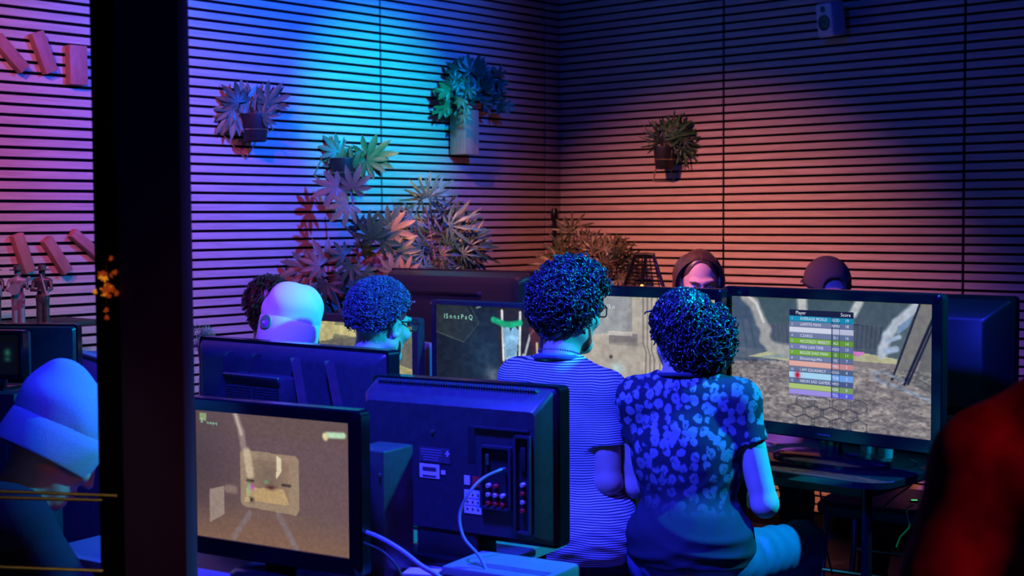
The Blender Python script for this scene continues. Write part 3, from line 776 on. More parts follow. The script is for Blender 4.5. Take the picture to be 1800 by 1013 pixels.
def leopard():
    mt, nt, b, N, L = new_mat('leopard_print_jersey')
    tc = N.new('ShaderNodeTexCoord')
    nd = N.new('ShaderNodeTexNoise'); nd.inputs['Scale'].default_value = 22; L.new(tc.outputs['Object'], nd.inputs['Vector'])
    mx = N.new('ShaderNodeVectorMath'); mx.operation = 'MULTIPLY_ADD'; mx.inputs[1].default_value = (.018,) * 3; L.new(nd.outputs['Color'], mx.inputs[0]); L.new(tc.outputs['Object'], mx.inputs[2])
    mp = N.new('ShaderNodeMapping'); mp.inputs['Scale'].default_value = (1, .55, .82); L.new(mx.outputs[0], mp.inputs['Vector'])
    v1 = N.new('ShaderNodeTexVoronoi'); v1.inputs['Scale'].default_value = 36; v1.inputs['Randomness'].default_value = .7; L.new(mp.outputs[0], v1.inputs['Vector'])
    n2 = N.new('ShaderNodeTexNoise'); n2.inputs['Scale'].default_value = 55; L.new(tc.outputs['Object'], n2.inputs['Vector'])
    sb = N.new('ShaderNodeMath'); sb.operation = 'MULTIPLY_ADD'; sb.inputs[1].default_value = .5; sb.inputs[2].default_value = -.25; L.new(n2.outputs['Fac'], sb.inputs[0])
    ad = N.new('ShaderNodeMath'); ad.operation = 'ADD'; L.new(v1.outputs['Distance'], ad.inputs[0]); L.new(sb.outputs[0], ad.inputs[1])
    cr = N.new('ShaderNodeValToRGB'); e = cr.color_ramp.elements; e[0].position = .06; e[0].color = (.45,) * 3 + (1,); e[1].position = .53; e[1].color = (0, 0, 0, 1)
    for p_, v_ in ((.14, 1), (.44, 1)):
        q = e.new(p_); q.color = (v_, v_, v_, 1)
    L.new(ad.outputs[0], cr.inputs[0])
    n4 = N.new('ShaderNodeTexNoise'); n4.inputs['Scale'].default_value = 70; L.new(mp.outputs[0], n4.inputs['Vector'])
    c2 = N.new('ShaderNodeValToRGB'); c2.color_ramp.elements[0].position = .34; c2.color_ramp.elements[1].position = .42; c2.color_ramp.elements[0].color = (.2, .2, .2, 1); L.new(n4.outputs['Fac'], c2.inputs[0])
    m1 = N.new('ShaderNodeMath'); m1.operation = 'MULTIPLY'; L.new(cr.outputs[0], m1.inputs[0]); L.new(c2.outputs[0], m1.inputs[1])
    n3 = N.new('ShaderNodeTexNoise'); n3.inputs['Scale'].default_value = 4.5; L.new(tc.outputs['Object'], n3.inputs['Vector'])   # the print is worn away in patches
    sp = N.new('ShaderNodeSeparateXYZ'); L.new(tc.outputs['Object'], sp.inputs[0])
    mr = N.new('ShaderNodeMapRange'); mr.inputs[1].default_value = .64; mr.inputs[2].default_value = .86; L.new(sp.outputs['Z'], mr.inputs[0])
    m2 = N.new('ShaderNodeMath'); m2.operation = 'MULTIPLY'; L.new(mr.outputs[0], m2.inputs[0]); L.new(m1.outputs[0], m2.inputs[1])
    c3 = N.new('ShaderNodeValToRGB'); c3.color_ramp.elements[0].position = .25; c3.color_ramp.elements[1].position = .6; c3.color_ramp.elements[0].color = (.25, .25, .25, 1); L.new(n3.outputs['Fac'], c3.inputs[0])
    m3 = N.new('ShaderNodeMath'); m3.operation = 'MULTIPLY'; L.new(m2.outputs[0], m3.inputs[0]); L.new(c3.outputs[0], m3.inputs[1])
    mi = N.new('ShaderNodeMixRGB'); mi.inputs[1].default_value = (.030, .034, .046, 1); mi.inputs[2].default_value = (.30, .32, .36, 1); L.new(m3.outputs[0], mi.inputs[0])
    L.new(mi.outputs[0], b.inputs['Base Color']); b.inputs['Roughness'].default_value = .9; b.inputs['Specular IOR Level'].default_value = .15
    return mt
STRIPE, LEO = striped(), leopard()

def mirror(p): return (-p[0], p[1], p[2])
def J_(**kw):
    J = dict(pel=(0, 0, .53), chest=(0, .03, .83), neck=(0, .02, 1.04), head=(0, .05, 1.19), shw=.162, shz=1.0, shy=.02,
             elR=(.25, .06, .73), wrR=(.10, .29, .68), knR=(.15, .42, .53), anR=(.14, .40, .09), hipx=.09, w=1.0, seat=.45)
    J.update(kw)
    J.setdefault('shR', (J['chest'][0] + J['shw'], J['shy'], J['shz'])); J.setdefault('shL', (J['chest'][0] - J['shw'], J['shy'], J['shz']))
    J.setdefault('elL', mirror(J['elR'])); J.setdefault('wrL', mirror(J['wrR'])); J.setdefault('knL', mirror(J['knR'])); J.setdefault('anL', mirror(J['anR']))
    px, py, pz = J['pel']
    J['hipR'] = (px + J['hipx'], py + .02, pz - .045); J['hipL'] = (px - J['hipx'], py + .02, pz - .045)
    return {k: (A3(v) if hasattr(v, '__len__') else v) for k, v in J.items()}
def trunk(F, J, inf=0, k=.05):
    w_ = J['w']; pel, ch, nk = J['pel'], J['chest'], J['neck']
    F.ell(pel, (.165 * w_ + inf, .122 + inf, .12 + inf), k=k)
    F.cap(pel + A3((0, .005, .06)), ch, .122 * w_ + inf, .142 * w_ + inf, k=k, flat=.74)
    F.ell(ch + A3((0, .0, .03)), (.158 * w_ + inf, .112 + inf, .17 + inf), k=k)
    F.cap(J['shL'] - A3((0, 0, .01)), J['shR'] - A3((0, 0, .01)), .044 + inf, .044 + inf, k=k)
    for sd in 'LR': F.cap(nk + A3((0, -.012, -.025)), J['sh' + sd] + A3((0, 0, .0)), .052 + inf, .036 + inf, k=k)
def hand(F, wr, el, sgn):
    u = wr - el; u = u / np.linalg.norm(u); dn = A3((0, 0, -1)); n = dn - u * (dn @ u); n = n / np.linalg.norm(n); s_ = np.cross(u, n)
    pc = wr + u * .045
    Mx = np.stack([s_, u, n], 1)
    F.ell(pc, (.040, .050, .016), Mx, k=.015)
    for i, ln in enumerate((.9, 1.0, .95, .75)):
        b = wr + u * .085 + s_ * (i - 1.5) * .019; c = b + (u * .75 + n * .55) * .036 * ln; d = c + (u * .1 + n * .95) * .026 * ln; e = d + (-u * .6 + n * .6) * .02 * ln
        F.cap(b, c, .0092, .0088, k=.006); F.cap(c, d, .0088, .0082, k=.003); F.cap(d, e, .0082, .0074, k=.003)
    tb = wr + u * .028 - s_ * sgn * .030; tm = tb + (u * .7 - s_ * sgn * .5 + n * .4) * .035; te = tm + (u * .9 + s_ * sgn * .2 + n * .3) * .03
    F.cap(tb, tm, .0125, .0105, k=.012); F.cap(tm, te, .0105, .0085, k=.004)
def head_sdf(F, Mh, J):
    M3 = np.array(Mh.to_3x3()); T_ = lambda p: np.array(Mh @ Vector(p), np.float32)
    e = lambda c, r, k=.02, op='u', rot=None: F.ell(T_(c), r, M3 if rot is None else M3 @ np.array(rot), k=k, op=op)
    e((0, -.018, .032), (.076, .096, .088), .02)                    # cranium
    e((0, .022, -.025), (.062, .072, .092), .03)                    # face
    e((0, .062, -.098), (.028, .026, .022), .03)                    # chin
    for sx in (-1, 1):
        F.cap(T_((sx * .055, -.005, -.055)), T_((sx * .022, .060, -.100)), .022, .018, k=.025)   # jaw
        e((sx * .045, .066, -.022), (.022, .022, .020), .02)        # cheek bone
        e((sx * .031, .101, .008), (.019, .018, .012), .012, 's')   # eye socket
        F.cap(T_((sx * .010, .094, .028)), T_((sx * .046, .080, .030)), .010, .008, k=.012)       # brow
        er = Matrix.Rotation(R(-14 * sx), 3, 'Z') @ Matrix.Rotation(R(-8), 3, 'X')
        e((sx * .079, -.008, -.005), (.009, .021, .032), .006, 'u', er)
        e((sx * .087, -.003, -.002), (.007, .012, .020), .004, 's', er)
        e((sx * .077, .004, -.012), (.006, .008, .008), .004)
    F.cap(T_((0, .095, .020)), T_((0, .116, -.028)), .008, .0125, k=.012)
    for sx in (-1, 1): e((sx * .012, .102, -.032), (.010, .012, .008), .008)
    e((0, .090, -.060), (.024, .014, .007), .008); e((0, .089, -.072), (.020, .014, .007), .008)
    e((0, .106, -.0655), (.017, .007, .0014), .002, 's')
    F.cap(T_((0, -.028, -.055)), J['neck'] + A3((0, -.012, -.02)), .053, .058, k=.03)

def person(label, px, d, heading, J, h=.006, skin=skin_l, shirt=navy, pants=dkcloth, sleeve=.55, hyaw=0, hpitch=0, hroll=0, group=None, hem=None, hands=True, folds=.003, longsl=False):
    g0 = P(px, 500, d)
    t = thing('person', label, 'person', (g0.x, g0.y, 0), R(-heading), group)
    Mh = Matrix.Translation(Vector(J['head'])) @ Matrix.Rotation(R(hyaw), 4, 'Z') @ Matrix.Rotation(R(hroll), 4, 'Y') @ Matrix.Rotation(R(-hpitch), 4, 'X')
    ks = [J[k] for k in ('pel', 'chest', 'head', 'elL', 'elR', 'wrL', 'wrR', 'knL', 'knR', 'anL', 'anR', 'shL', 'shR')]
    lo = np.min(ks, 0) - .17; hi = np.max(ks, 0) + .17; lo[2] = -.01
    F = Field(lo, hi, h)
    trunk(F, J, -.012)
    for sd, sg_ in (('L', -1), ('R', 1)):
        F.cap(J['sh' + sd], J['el' + sd], .048, .038, k=.03); F.cap(J['el' + sd], J['wr' + sd], .040, .026, k=.015)
        if hands: hand(F, J['wr' + sd], J['el' + sd], sg_)
        F.cap(J['hip' + sd], J['kn' + sd], .082, .056, k=.03); F.cap(J['kn' + sd], J['an' + sd], .054, .036, k=.02)
    head_sdf(F, Mh, J)
    F.build('body', skin, t)
    # shirt
    S = Field(lo, hi, h); hm = hem if hem is not None else J['pel'][2] - .03
    trunk(S, J, .010)
    S.ell(J['pel'] + A3((0, 0, .03)), (.186 * J['w'], .145, .13), k=.05)
    for sd in 'LR':
        a, b = J['sh' + sd], J['el' + sd]; e_ = a + (b - a) * sleeve
        if longsl:
            S.cap(a, b, .062, .055, k=.035); S.cap(b, J['wr' + sd], .055, .042, k=.02, cut=[(J['wr' + sd], J['wr' + sd] - b)])
        else:
            S.cap(a - A3((0, 0, .008)), e_ + (b - a) * .1, .053, .054, k=.035, cut=[(e_, b - a)])
    i = S.ax[2] < hm - .004
    S.v[:, :, i] = np.maximum(S.v[:, :, i], (hm - .004 - S.ax[2][i])[None, None, :] * 1.0 + .001)
    nk = J['neck']; hd = J['head']
    S.cap(nk + A3((0, -.008, .012)), nk + (hd - nk) * .8 + A3((0, .0, .06)), .064, .075, k=.008, op='s')
    if folds:
        q = rng.random(6) * 6
        def crease(x, y, z):
            m = np.clip((J['chest'][2] + .02 - z) / .25, .10, 1)
            a = np.sin(70 * z + 22 * x + 2.2 * np.sin(9 * x + q[0]) + 2 * np.sin(13 * z + 8 * y + q[1]))
            b = np.sin(46 * z - 34 * x + 2.5 * np.sin(11 * x + q[2]) + 1.5 * np.sin(21 * z + q[3]))
            c = np.sin(30 * x + 16 * z + 3 * np.sin(12 * z + q[4]))
            n = .5 + .5 * np.sin(14 * x + q[5]) * np.sin(17 * z + q[0])
            return -folds * m * (np.abs(a) ** 3 * n * 1.6 + np.abs(b) ** 3 * (1 - n) * 1.6 + .5 * c - .5)
        S.disp(crease)
    S.build('shirt', shirt, t)
    # trousers and shoes
    T_ = Field(lo, hi, h)
    T_.ell(J['pel'] - A3((0, 0, .01)), (.172 * J['w'], .128, .118), k=.04)
    for sd in 'LR':
        T_.cap(J['hip' + sd], J['kn' + sd], .090, .072, k=.04); T_.cap(J['kn' + sd], J['an' + sd], .070, .056, k=.03)
    T_.v[:, :, T_.ax[2] < .07] = 1
    q2 = rng.random(4) * 6
    T_.disp(lambda x, y, z: .0025 * np.sin(y * 60 + 4 * np.sin(x * 25 + q2[0]) + 3 * np.sin(z * 22)))
    top = J['pel'][2] + .075
    i = T_.ax[2] > top; T_.v[:, :, i] = np.maximum(T_.v[:, :, i], (T_.ax[2][i] - top)[None, None, :] + .001)
    T_.build('trousers', pants, t)
    for sd in 'LR':
        a = J['an' + sd]; fd = J['kn' + sd] - J['hip' + sd]; fd[2] = 0; fd = fd / (np.linalg.norm(fd) + 1e-6)
        if np.linalg.norm(J['kn' + sd][:2] - J['hip' + sd][:2]) < .1: fd = A3((0, 1, 0))
        Sf = Field(np.minimum(a, a + fd * .2) - .09, np.maximum(a, a + fd * .2) + .09, .008)
        Sf.cap((a[0], a[1], .055), (a[0], a[1], .10), .048, .045, k=.02)
        Sf.cap((a[0] + fd[0] * .02, a[1] + fd[1] * .02, .046), (a[0] + fd[0] * .16, a[1] + fd[1] * .16, .036), .045, .034, k=.03)
        Sf.v[:, :, Sf.ax[2] < .0] = 1
        Sf.build('shoe', shoe_m, t)
    return t, Mh, J
def hair_part(t, Mh, V, Fc, mt, name='hair'):
    return from_np(name, to_local(V, Mh), Fc, mt, t, True)
def hair_base(t, Mh, prims, mt, cuts=(), h=.005, name='hair_base', disp=None):
    """Solid hair mass in head coordinates: list of (centre, radii[, blend])."""
    lo = np.min([A3(p[0]) - A3(p[1]) for p in prims], 0) - .03; hi = np.max([A3(p[0]) + A3(p[1]) for p in prims], 0) + .03
    F = Field(lo, hi, h)
    for p in prims: F.ell(p[0], p[1], k=p[2] if len(p) > 2 else .02)
    for c in cuts: F.ell(c[0], c[1], k=c[2] if len(c) > 2 else .01, op='s')
    if disp: F.disp(disp)
    V, Fc = F.mesh(); return from_np(name, to_local(V, Mh), Fc, mt, t, True)
def glasses(t, Mh, z=.010, w_=.066, fy=.112):
    MB_ = MB()
    for sx in (-1, 1):
        rim = [Mh @ Vector((sx * .034 + x, fy, z + zz)) for x, zz in rrect(.052, .036, .010, 4)]
        MB_.tube(rim + [rim[0]], .0022, 6, caps=False)
        MB_.tube([Mh @ Vector(p) for p in ((sx * .061, fy, z + .010), (sx * .072, fy - .012, z + .012), (sx * .079, .0, z + .010), (sx * .080, -.022, z + .002), (sx * .076, -.034, z - .018))], .0026, 6)
    MB_.tube([Mh @ Vector(p) for p in ((-.008, fy, z + .006), (0, fy + .003, z + .009), (.008, fy, z + .006))], .002, 6)
    g_ = MB_.build('glasses', rim_m, t)
    for sx in (-1, 1):
        m_ = MB(); p1_ = [Mh @ Vector((sx * .034 + x, fy - .001, z + zz)) for x, zz in rrect(.050, .034, .010, 4)]; p2_ = [Mh @ Vector((sx * .034 + x, fy + .001, z + zz)) for x, zz in rrect(.050, .034, .010, 4)]
        m_.loft([p1_, p2_]); m_.build('lens', lens_m, g_)
def eyes(t, Mh, look=(0, 0)):
    for sx in (-1, 1):
        c = Mh @ Vector((sx * .031, .080, .008))
        e_ = MB().ball(c, .0125).build('eye', white_eye, t)
        dv = Mh.to_3x3() @ Vector((look[0], 1, look[1])).normalized()
        MB().ball(c + dv * .0075, .0062).build('iris', iris_m, e_)

front_free = lambda p: ~((p[:, 1] > .045) & (p[:, 2] < .062))
# ---- man in the striped shirt
J4 = J_(pel=(0, 0, .53), chest=(-.068, .03, .85), neck=(-.085, .045, 1.06), head=(-.078, .085, 1.205), shz=1.015, shw=.165, shR=(.085, -.015, .99), shL=(-.235, .06, 1.01),
        elR=(.098, -.035, .715), wrR=(.09, .20, .65), elL=(-.30, .10, .73), wrL=(-.10, .32, .68), w=1.02, knR=(.17, .43, .53))
t4, M4, J4 = person('man with dark curls and glasses in a thinly striped pale shirt, seen from behind', 1022, 4.2, 22, J4, .0055, skin_m, STRIPE, dkcloth, .60, hyaw=-22, hpitch=2, hem=.475)
hair_base(t4, M4, [((0, -.022, .040), (.086, .104, .096)), ((0, .02, .075), (.08, .09, .062)), ((0, -.075, -.02), (.062, .035, .06))], hair_k, [((0, .11, -.02), (.09, .075, .085)), ((0, .02, -.09), (.1, .09, .07))], disp=lambda x, y, z: .004 * np.sin(x * 90 + 3 * np.sin(z * 60)) * np.sin(y * 80 + z * 70))
kp = lambda p: ~((p[:, 1] > .055) & (p[:, 2] < .075)) & (p[:, 2] > -.055 + np.clip(p[:, 1] + .06, 0, 1) * .75)
r_, n_ = scalp(1500, (.090, .108, .102), (0, -.020, .043), kp, 4)
hair_part(t4, M4, *strands(r_, n_, 9, .040, .012, .0075, 1.1, .0046, 1, .004), hair_curl)
r_, n_ = scalp(500, (.082, .09, .075), (0, .015, .082), lambda p: p[:, 2] > .09, 5)
hair_part(t4, M4, *strands(r_, n_, 9, .045, .016, .009, 1.0, .0050, 2), hair_curl, 'hair_top')
hair_base(t4, M4, [((0, .040, -.086), (.050, .052, .040), .03), ((-.046, .018, -.055), (.022, .030, .045), .03), ((.046, .018, -.055), (.022, .030, .045), .03)], hair_k, [((0, .10, -.03), (.05, .045, .045)), ((0, -.045, -.06), (.1, .045, .1)), ((0, .0, -.135), (.06, .05, .035))], name='beard')
glasses(t4, M4)
col = [Vector(J4['neck']) + Vector((.072 * math.cos(a), -.010 + .078 * math.sin(a), .010 - .016 * math.sin(a))) for a in np.linspace(0, 2 * math.pi, 33)]
MB().tube(col, .010, 8, caps=False).build('collar', navy, t4)
nkl = [Vector(J4['neck']) + Vector((.064 * math.cos(a), -.010 + .070 * math.sin(a), .028 - .020 * math.sin(a))) for a in np.linspace(0, 2 * math.pi, 57)]
nb = MB()
for p_ in nkl[:-1]: nb.ball(p_, .0032, seg=6, rings=4)
nb.build('necklace', mat('steel_beads', (.25, .25, .3), .3, .8, var=.1), t4)['kind'] = 'stuff'

# ---- woman in the leopard print shirt
J5 = J_(pel=(.01, 0, .53), chest=(.0, .035, .80), neck=(-.02, .04, 1.03), head=(-.022, .075, 1.168), shz=.975, shw=.152, elR=(.226, .01, .668), wrR=(.205, .26, .64), elL=(-.158, .07, .70), wrL=(-.06, .28, .64),
        w=.98, knR=(.33, .36, .47), knL=(-.10, .45, .53), anR=(.30, .34, .09), anL=(-.09, .42, .09), hipx=.10)
t5, M5_, J5 = person('woman with dark curls in a leopard print shirt and jeans, seen from behind', 1207, 4.06, 10, J5, .0055, skin_l, LEO, denim, .42, hyaw=22, hpitch=4, hem=.50, folds=.004)
hair_base(t5, M5_, [((0, -.022, .036), (.085, .103, .090)), ((.02, -.065, -.03), (.078, .055, .075)), ((.045, -.05, -.02), (.065, .06, .075))], hair_k, [((0, .11, -.02), (.085, .075, .095))], disp=lambda x, y, z: .004 * np.sin(x * 90 + 3 * np.sin(z * 60)) * np.sin(y * 80 + z * 70))
r_, n_ = scalp(1000, (.086, .104, .092), (0, -.022, .036), lambda p: ~((p[:, 1] > .045) & (p[:, 2] < .085)) & (p[:, 2] > .0), 8)
dn_ = np.tile(A3((.1, -.2, -1)), (len(r_), 1)) + rng.normal(size=r_.shape) * .28
hair_part(t5, M5_, *strands(r_, n_, 10, .042, .003, .005, 1.1, .0046, 3, dirs=dn_), hair_curl)
r_, n_ = scalp(800, (.078, .062, .080), (.035, -.062, -.030), lambda p: (p[:, 2] < .05), 9)
hair_part(t5, M5_, *strands(r_, n_, 13, .045, .012, .012, 1.6, .0044, 4, .008), hair_curl, 'hair_curls')
r_, n_ = scalp(140, (.03, .05, .07), (.098, -.045, -.02), lambda p: p[:, 0] > .08, 10)
hair_part(t5, M5_, *strands(r_, n_, 13, .035, .012, .011, 1.6, .0042, 5), hair_curl, 'side_curls')
glasses(t5, M5_)
MB().tube([Vector(J5['neck']) + Vector((.070 * math.cos(a), -.012 + .074 * math.sin(a), .006 - .012 * math.sin(a))) for a in np.linspace(0, 2 * math.pi, 33)], .007, 8, caps=False).build('collar', cloth('faded_black_rib', (.06, .06, .08)), t5)
# back pockets, belt loop and yoke seam of the jeans
sti = mat('pale_stitching', (.32, .34, .36), .8, var=.1, scale=200)
def on_hip(x, z, o=.006):
    r_x, r_y, r_z = .172 * .98 + o, .128 + o, .118 + o
    q = 1 - ((x - .01) / r_x) ** 2 - ((z - .52) / r_z) ** 2
    return Vector((x, -r_y * math.sqrt(max(q, 0)), z))
for pts in (((-.12, .50), (0, .478), (.13, .50)), ((.05, .455), (.06, .42)), ((.05, .455), (.12, .47)), ((.01, .52), (.012, .45))):
    MB().tube([on_hip(*p) for p in pts], .0016, 5).build('stitching', sti, t5)

# ---- man with tight curls and glasses, head turned to the right
J3 = J_(neck=(.01, .06, 1.00), head=(.05, .115, 1.155), shz=.94, chest=(0, .03, .82), elR=(.22, .12, .70), elL=(-.17, .12, .70))
t3p, M3_, J3 = person('man with tight dark curls and glasses in a navy shirt, face turned right', 614, 4.5, 24, J3, .005, skin_l, navy, dkcloth, .55, hyaw=-15, hpitch=8, hroll=4)
hair_base(t3p, M3_, [((0, -.022, .038), (.081, .101, .092))], hair_k, [((0, .115, -.005), (.1, .075, .085), .004), ((0, .035, -.045), (.12, .095, .085), .004), ((0, -.06, -.09), (.1, .09, .055), .004)])
kp3 = lambda p: ~((p[:, 1] > .062) & (p[:, 2] < .075)) & (p[:, 2] > -.012 + np.clip(p[:, 1] + .08, 0, 1) * .85)
r_, n_ = scalp(3000, (.088, .110, .103), (0, -.022, .042), kp3, 12)
hair_part(t3p, M3_, *strands(r_, n_, 8, .016, .010, .0050, 1.4, .0023, 6), hair_mat('tight_curls', (.09, .09, .11), .16))
hair_base(t3p, M3_, [((0, .042, -.086), (.048, .050, .038), .03), ((-.046, .022, -.060), (.021, .026, .038), .03), ((.046, .022, -.060), (.021, .026, .038), .03)], hair_k, [((0, .10, -.04), (.05, .045, .045)), ((0, -.04, -.06), (.1, .045, .1)), ((0, .0, -.135), (.06, .05, .035))], name='beard')
glasses(t3p, M3_)

# ---- man in the cream beanie and the dark-haired man behind him
J2 = J_(head=(0, .07, 1.115), neck=(0, .05, .99), shz=.95, chest=(0, .03, .79), elR=(.17, .12, .68))
t2p, M2_, J2 = person('man in a cream knitted beanie with a round patch, behind the ribbed television', 487, 4.72, 30, J2, .008, skin_l, cloth('grey_hoodie', (.16, .16, .18)), dkcloth, .5, hyaw=10, hpitch=14, hroll=4, longsl=True)
def beanie(t, Mh, mt, lean=(0, 0, 0), h=.005, wr=.004):
    F = Field((-.16, -.19, -.08), (.16, .18, .24), h)
    F.ell((0, -.020, .045), (.093, .115, .100), k=.03); F.ell((lean[0] * .4, -.03 + lean[1] * .5, .090), (.086, .100, .078), k=.05); F.ell((lean[0], -.05 + lean[1], .120 + lean[2]), (.040, .050, .036), k=.05)
    F.v[:, :, F.ax[2] < .0] = 1
    F.disp(lambda x, y, z: wr * np.sin(30 * x + 55 * z + 3 * np.sin(22 * y)) * np.clip((z - .03) / .08, 0, 1))
    V, Fc = F.mesh(); a = from_np('hat_crown', to_local(V, Mh), Fc, mt, t, True)
    prof = []
    for rr, zz in ((.0, -.040), (.005, -.044), (.007, -.038), (.007, .010), (.006, .040), (.002, .045), (.0, .038)):
        prof.append([Mh @ Vector(((.092 + rr) * math.cos(q), -.020 + (.114 + rr) * math.sin(q), zz + .012 * math.sin(q) + .006)) for q in np.linspace(0, 2 * math.pi, 49)[:-1]])
    MB().loft(prof, caps=False).build('hat_cuff', mt, t)
beanie(t2p, M2_, knit, (.030, .0, -.02), wr=.0045)
for r0, m_, dz, off, dx in ((.024, mat('green_felt', (.12, .42, .12), .9, var=.15, scale=200), 0, .0, 0), (.013, mat('violet_felt', (.38, .10, .50), .9, var=.15, scale=200), -.006, .0014, .004), (.005, paper, -.003, .0028, -.004)):
    q = R(258); n0 = Vector((math.cos(q), math.sin(q), 0)); c0 = Vector(((.1035 + off) * math.cos(q) + dx, -.020 + (.1255 + off) * math.sin(q), .012 + dz))
    Mq = Mh_ = M2_ @ Matrix.Translation(c0) @ n0.to_track_quat('Z', 'Y').to_matrix().to_4x4()
    MB().lathe([(r0, -.003), (r0, .001), (r0 * .9, .002)], M=Mq, n=20).build('patch', m_, t2p)
J1 = J_(head=(0, .05, 1.165), neck=(0, .03, 1.03), shz=.985)
t1p, M1_, J1 = person('dark-haired man mostly hidden behind the cream beanie', 463, 5.12, 30, J1, .009, skin_l, dkcloth, dkcloth, .5, hyaw=15, hpitch=2)
hair_base(t1p, M1_, [((0, -.022, .040), (.084, .104, .096)), ((0, -.085, -.02), (.06, .03, .06))], hair_b, [((0, .11, -.02), (.09, .075, .085))])
r_, n_ = scalp(700, (.083, .103, .095), (0, -.022, .042), front_free, 14)
hair_part(t1p, M1_, *strands(r_, n_, 6, .045, .008, .001, .3, .0030, 7, dirs=np.tile(A3((.3, -.9, -.2)), (len(r_), 1))), hair_b)

# ---- long-haired man across the table
J6 = J_(head=(0, .07, 1.235), neck=(0, .03, 1.09), shz=1.03, chest=(0, .03, .85))
t6p, M6_, J6 = person('long-haired man looking over the top of the large television', 1232, 5.9, 190, J6, .0055, skin_l, dkcloth, khaki, .5, hyaw=10, hpitch=16, longsl=True)
eyes(t6p, M6_, (-.15, -.35))
for sx in (-1, 1): MB().tube([M6_ @ Vector(p) for p in ((sx * .012, .106, .026), (sx * .030, .103, .031), (sx * .050, .086, .026))], .004, 6, rs=[.0035, .0045, .002]).build('eyebrow', hair_b, t6p)
hair_base(t6p, M6_, [((0, -.025, .040), (.082, .100, .092)), ((0, -.07, -.06), (.085, .05, .12))], hair_b, [((0, .105, .0), (.066, .085, .112)), ((0, .075, .05), (.045, .04, .062))])
hh = []
g_ = np.random.default_rng(3)
for sx in (-1, 1):
    n = 420; y0 = g_.uniform(-.10, .036, n); a_ = g_.uniform(.0, .25, n)
    rt_ = np.stack([sx * (.003 + .02 * a_), y0, .128 - .9 * np.abs(y0 + .02) ** 2 * 6], 1)
    seg = 14; tt = np.linspace(0, 1, seg + 1)[None, :, None]
    side = np.stack([sx * (.090 + g_.uniform(-.006, .012, n)), y0 * .9 - .01, -.02 + 0 * y0], 1); end = np.stack([sx * (.098 + g_.uniform(-.02, .014, n)), y0 * .7 - .03, -.24 + g_.uniform(-.03, .02, n)], 1)
    mid = np.stack([sx * (.062 + 0 * y0), y0 * 1.0 + .004, .108 + 0 * y0], 1)
    p1_ = ((1 - tt) ** 3 * rt_[:, None] + 3 * (1 - tt) ** 2 * tt * mid[:, None] + 3 * (1 - tt) * tt ** 2 * (side + A3((sx * .012, 0, .06)))[:, None] + tt ** 3 * side[:, None])
    p2_ = side[:, None] + (end - side)[:, None] * tt
    path = np.concatenate([p1_, p2_[:, 1:]], 1); S_ = path.shape[1]
    o1 = A3((0, .0035, 0)); ring = np.stack([path - o1, path + o1, path + A3((sx * .003, 0, .002))], 2)
    V = ring.reshape(-1, 3); base = (np.arange(n)[:, None, None] * S_ + np.arange(S_ - 1)[None, :, None]) * 3
    b_ = base + np.arange(3)[None, None]; nx_ = base + (np.arange(3)[None, None] + 1) % 3
    hair_part(t6p, M6_, V, np.stack([b_, nx_, nx_ + 3, b_ + 3], -1).reshape(-1, 4), hair_b, 'hair')

# ---- person in the cap behind the large television
J7 = J_(head=(0, .06, 1.20), neck=(0, .03, 1.05), shz=.995)
t7p, M7_, J7 = person('person in a dark cap worn backwards, behind the large television', 1452, 5.7, 185, J7, .008, skin_l, dkcloth, dkcloth, .5, hyaw=12, hpitch=14)
capm = cloth('dark_brown_twill', (.17, .11, .07))
Fc_ = Field((-.13, -.16, .0), (.13, .16, .2), .005)
Fc_.ell((0, -.015, .045), (.094, .112, .098), k=.0); Fc_.ell((0, .10, .040), (.048, .05, .046), k=.004, op='s'); Fc_.v[:, :, Fc_.ax[2] < .022] = 1
V, F7 = Fc_.mesh(); from_np('cap_crown', to_local(V, M7_), F7, capm, t7p, True)
MB().tube([M7_ @ Vector((.093 * math.cos(a), -.013 + .112 * math.sin(a), .030)) for a in np.linspace(0, 2 * math.pi, 41)], .005, 6, caps=False).build('cap_strap', dkcloth, t7p)
MB().box((0, 0, 0), (.020, .004, .016), .002).build('strap_buckle', mat('brass', (.7, .45, .15), .3, 1, var=.1), t7p).matrix_local = M7_ @ Matrix.Translation((-.030, .096, .034)) @ Matrix.Rotation(R(15), 4, 'Z')
MB().tube([M7_ @ Vector((.102 * math.cos(a), -.013 + .12 * math.sin(a), .026)) for a in np.linspace(R(200), R(340), 15)], .004, 6).build('cap_brim', capm, t7p)
# ---- bald person behind the man in stripes
J8 = J_(head=(0, .05, 1.225), neck=(0, .02, 1.08), shz=1.03, chest=(0, .03, .85))
t8p, M8_, J8 = person('bald person whose crown shows just above the striped man\'s curls', 1022, 5.95, 180, J8, .008, skin_l, dkcloth, dkcloth, .5, hpitch=12)
# ---- person in the near right foreground under the red lamp
J9 = J_(pel=(0, 0, .92), chest=(0, .02, 1.12), neck=(0, .01, 1.37), head=(0, .05, 1.50), shz=1.20, shw=.175, elR=(.27, .0, .98), elL=(-.265, -.03, .93), wrR=(.24, .15, .78), wrL=(-.20, .22, .84), knR=(.1, .03, .50), anR=(.1, 0, .09), w=1.1)
t9p, M9_, J9 = person('blurred person in a dark red fleece in the near right foreground', 2022, 1.62, 12, J9, .009, skin_l, maroon, dkcloth, .5, longsl=True, folds=.006)
hair_base(t9p, M9_, [((0, -.022, .040), (.088, .106, .098))], hair_k, [((0, .11, -.02), (.09, .075, .085))])
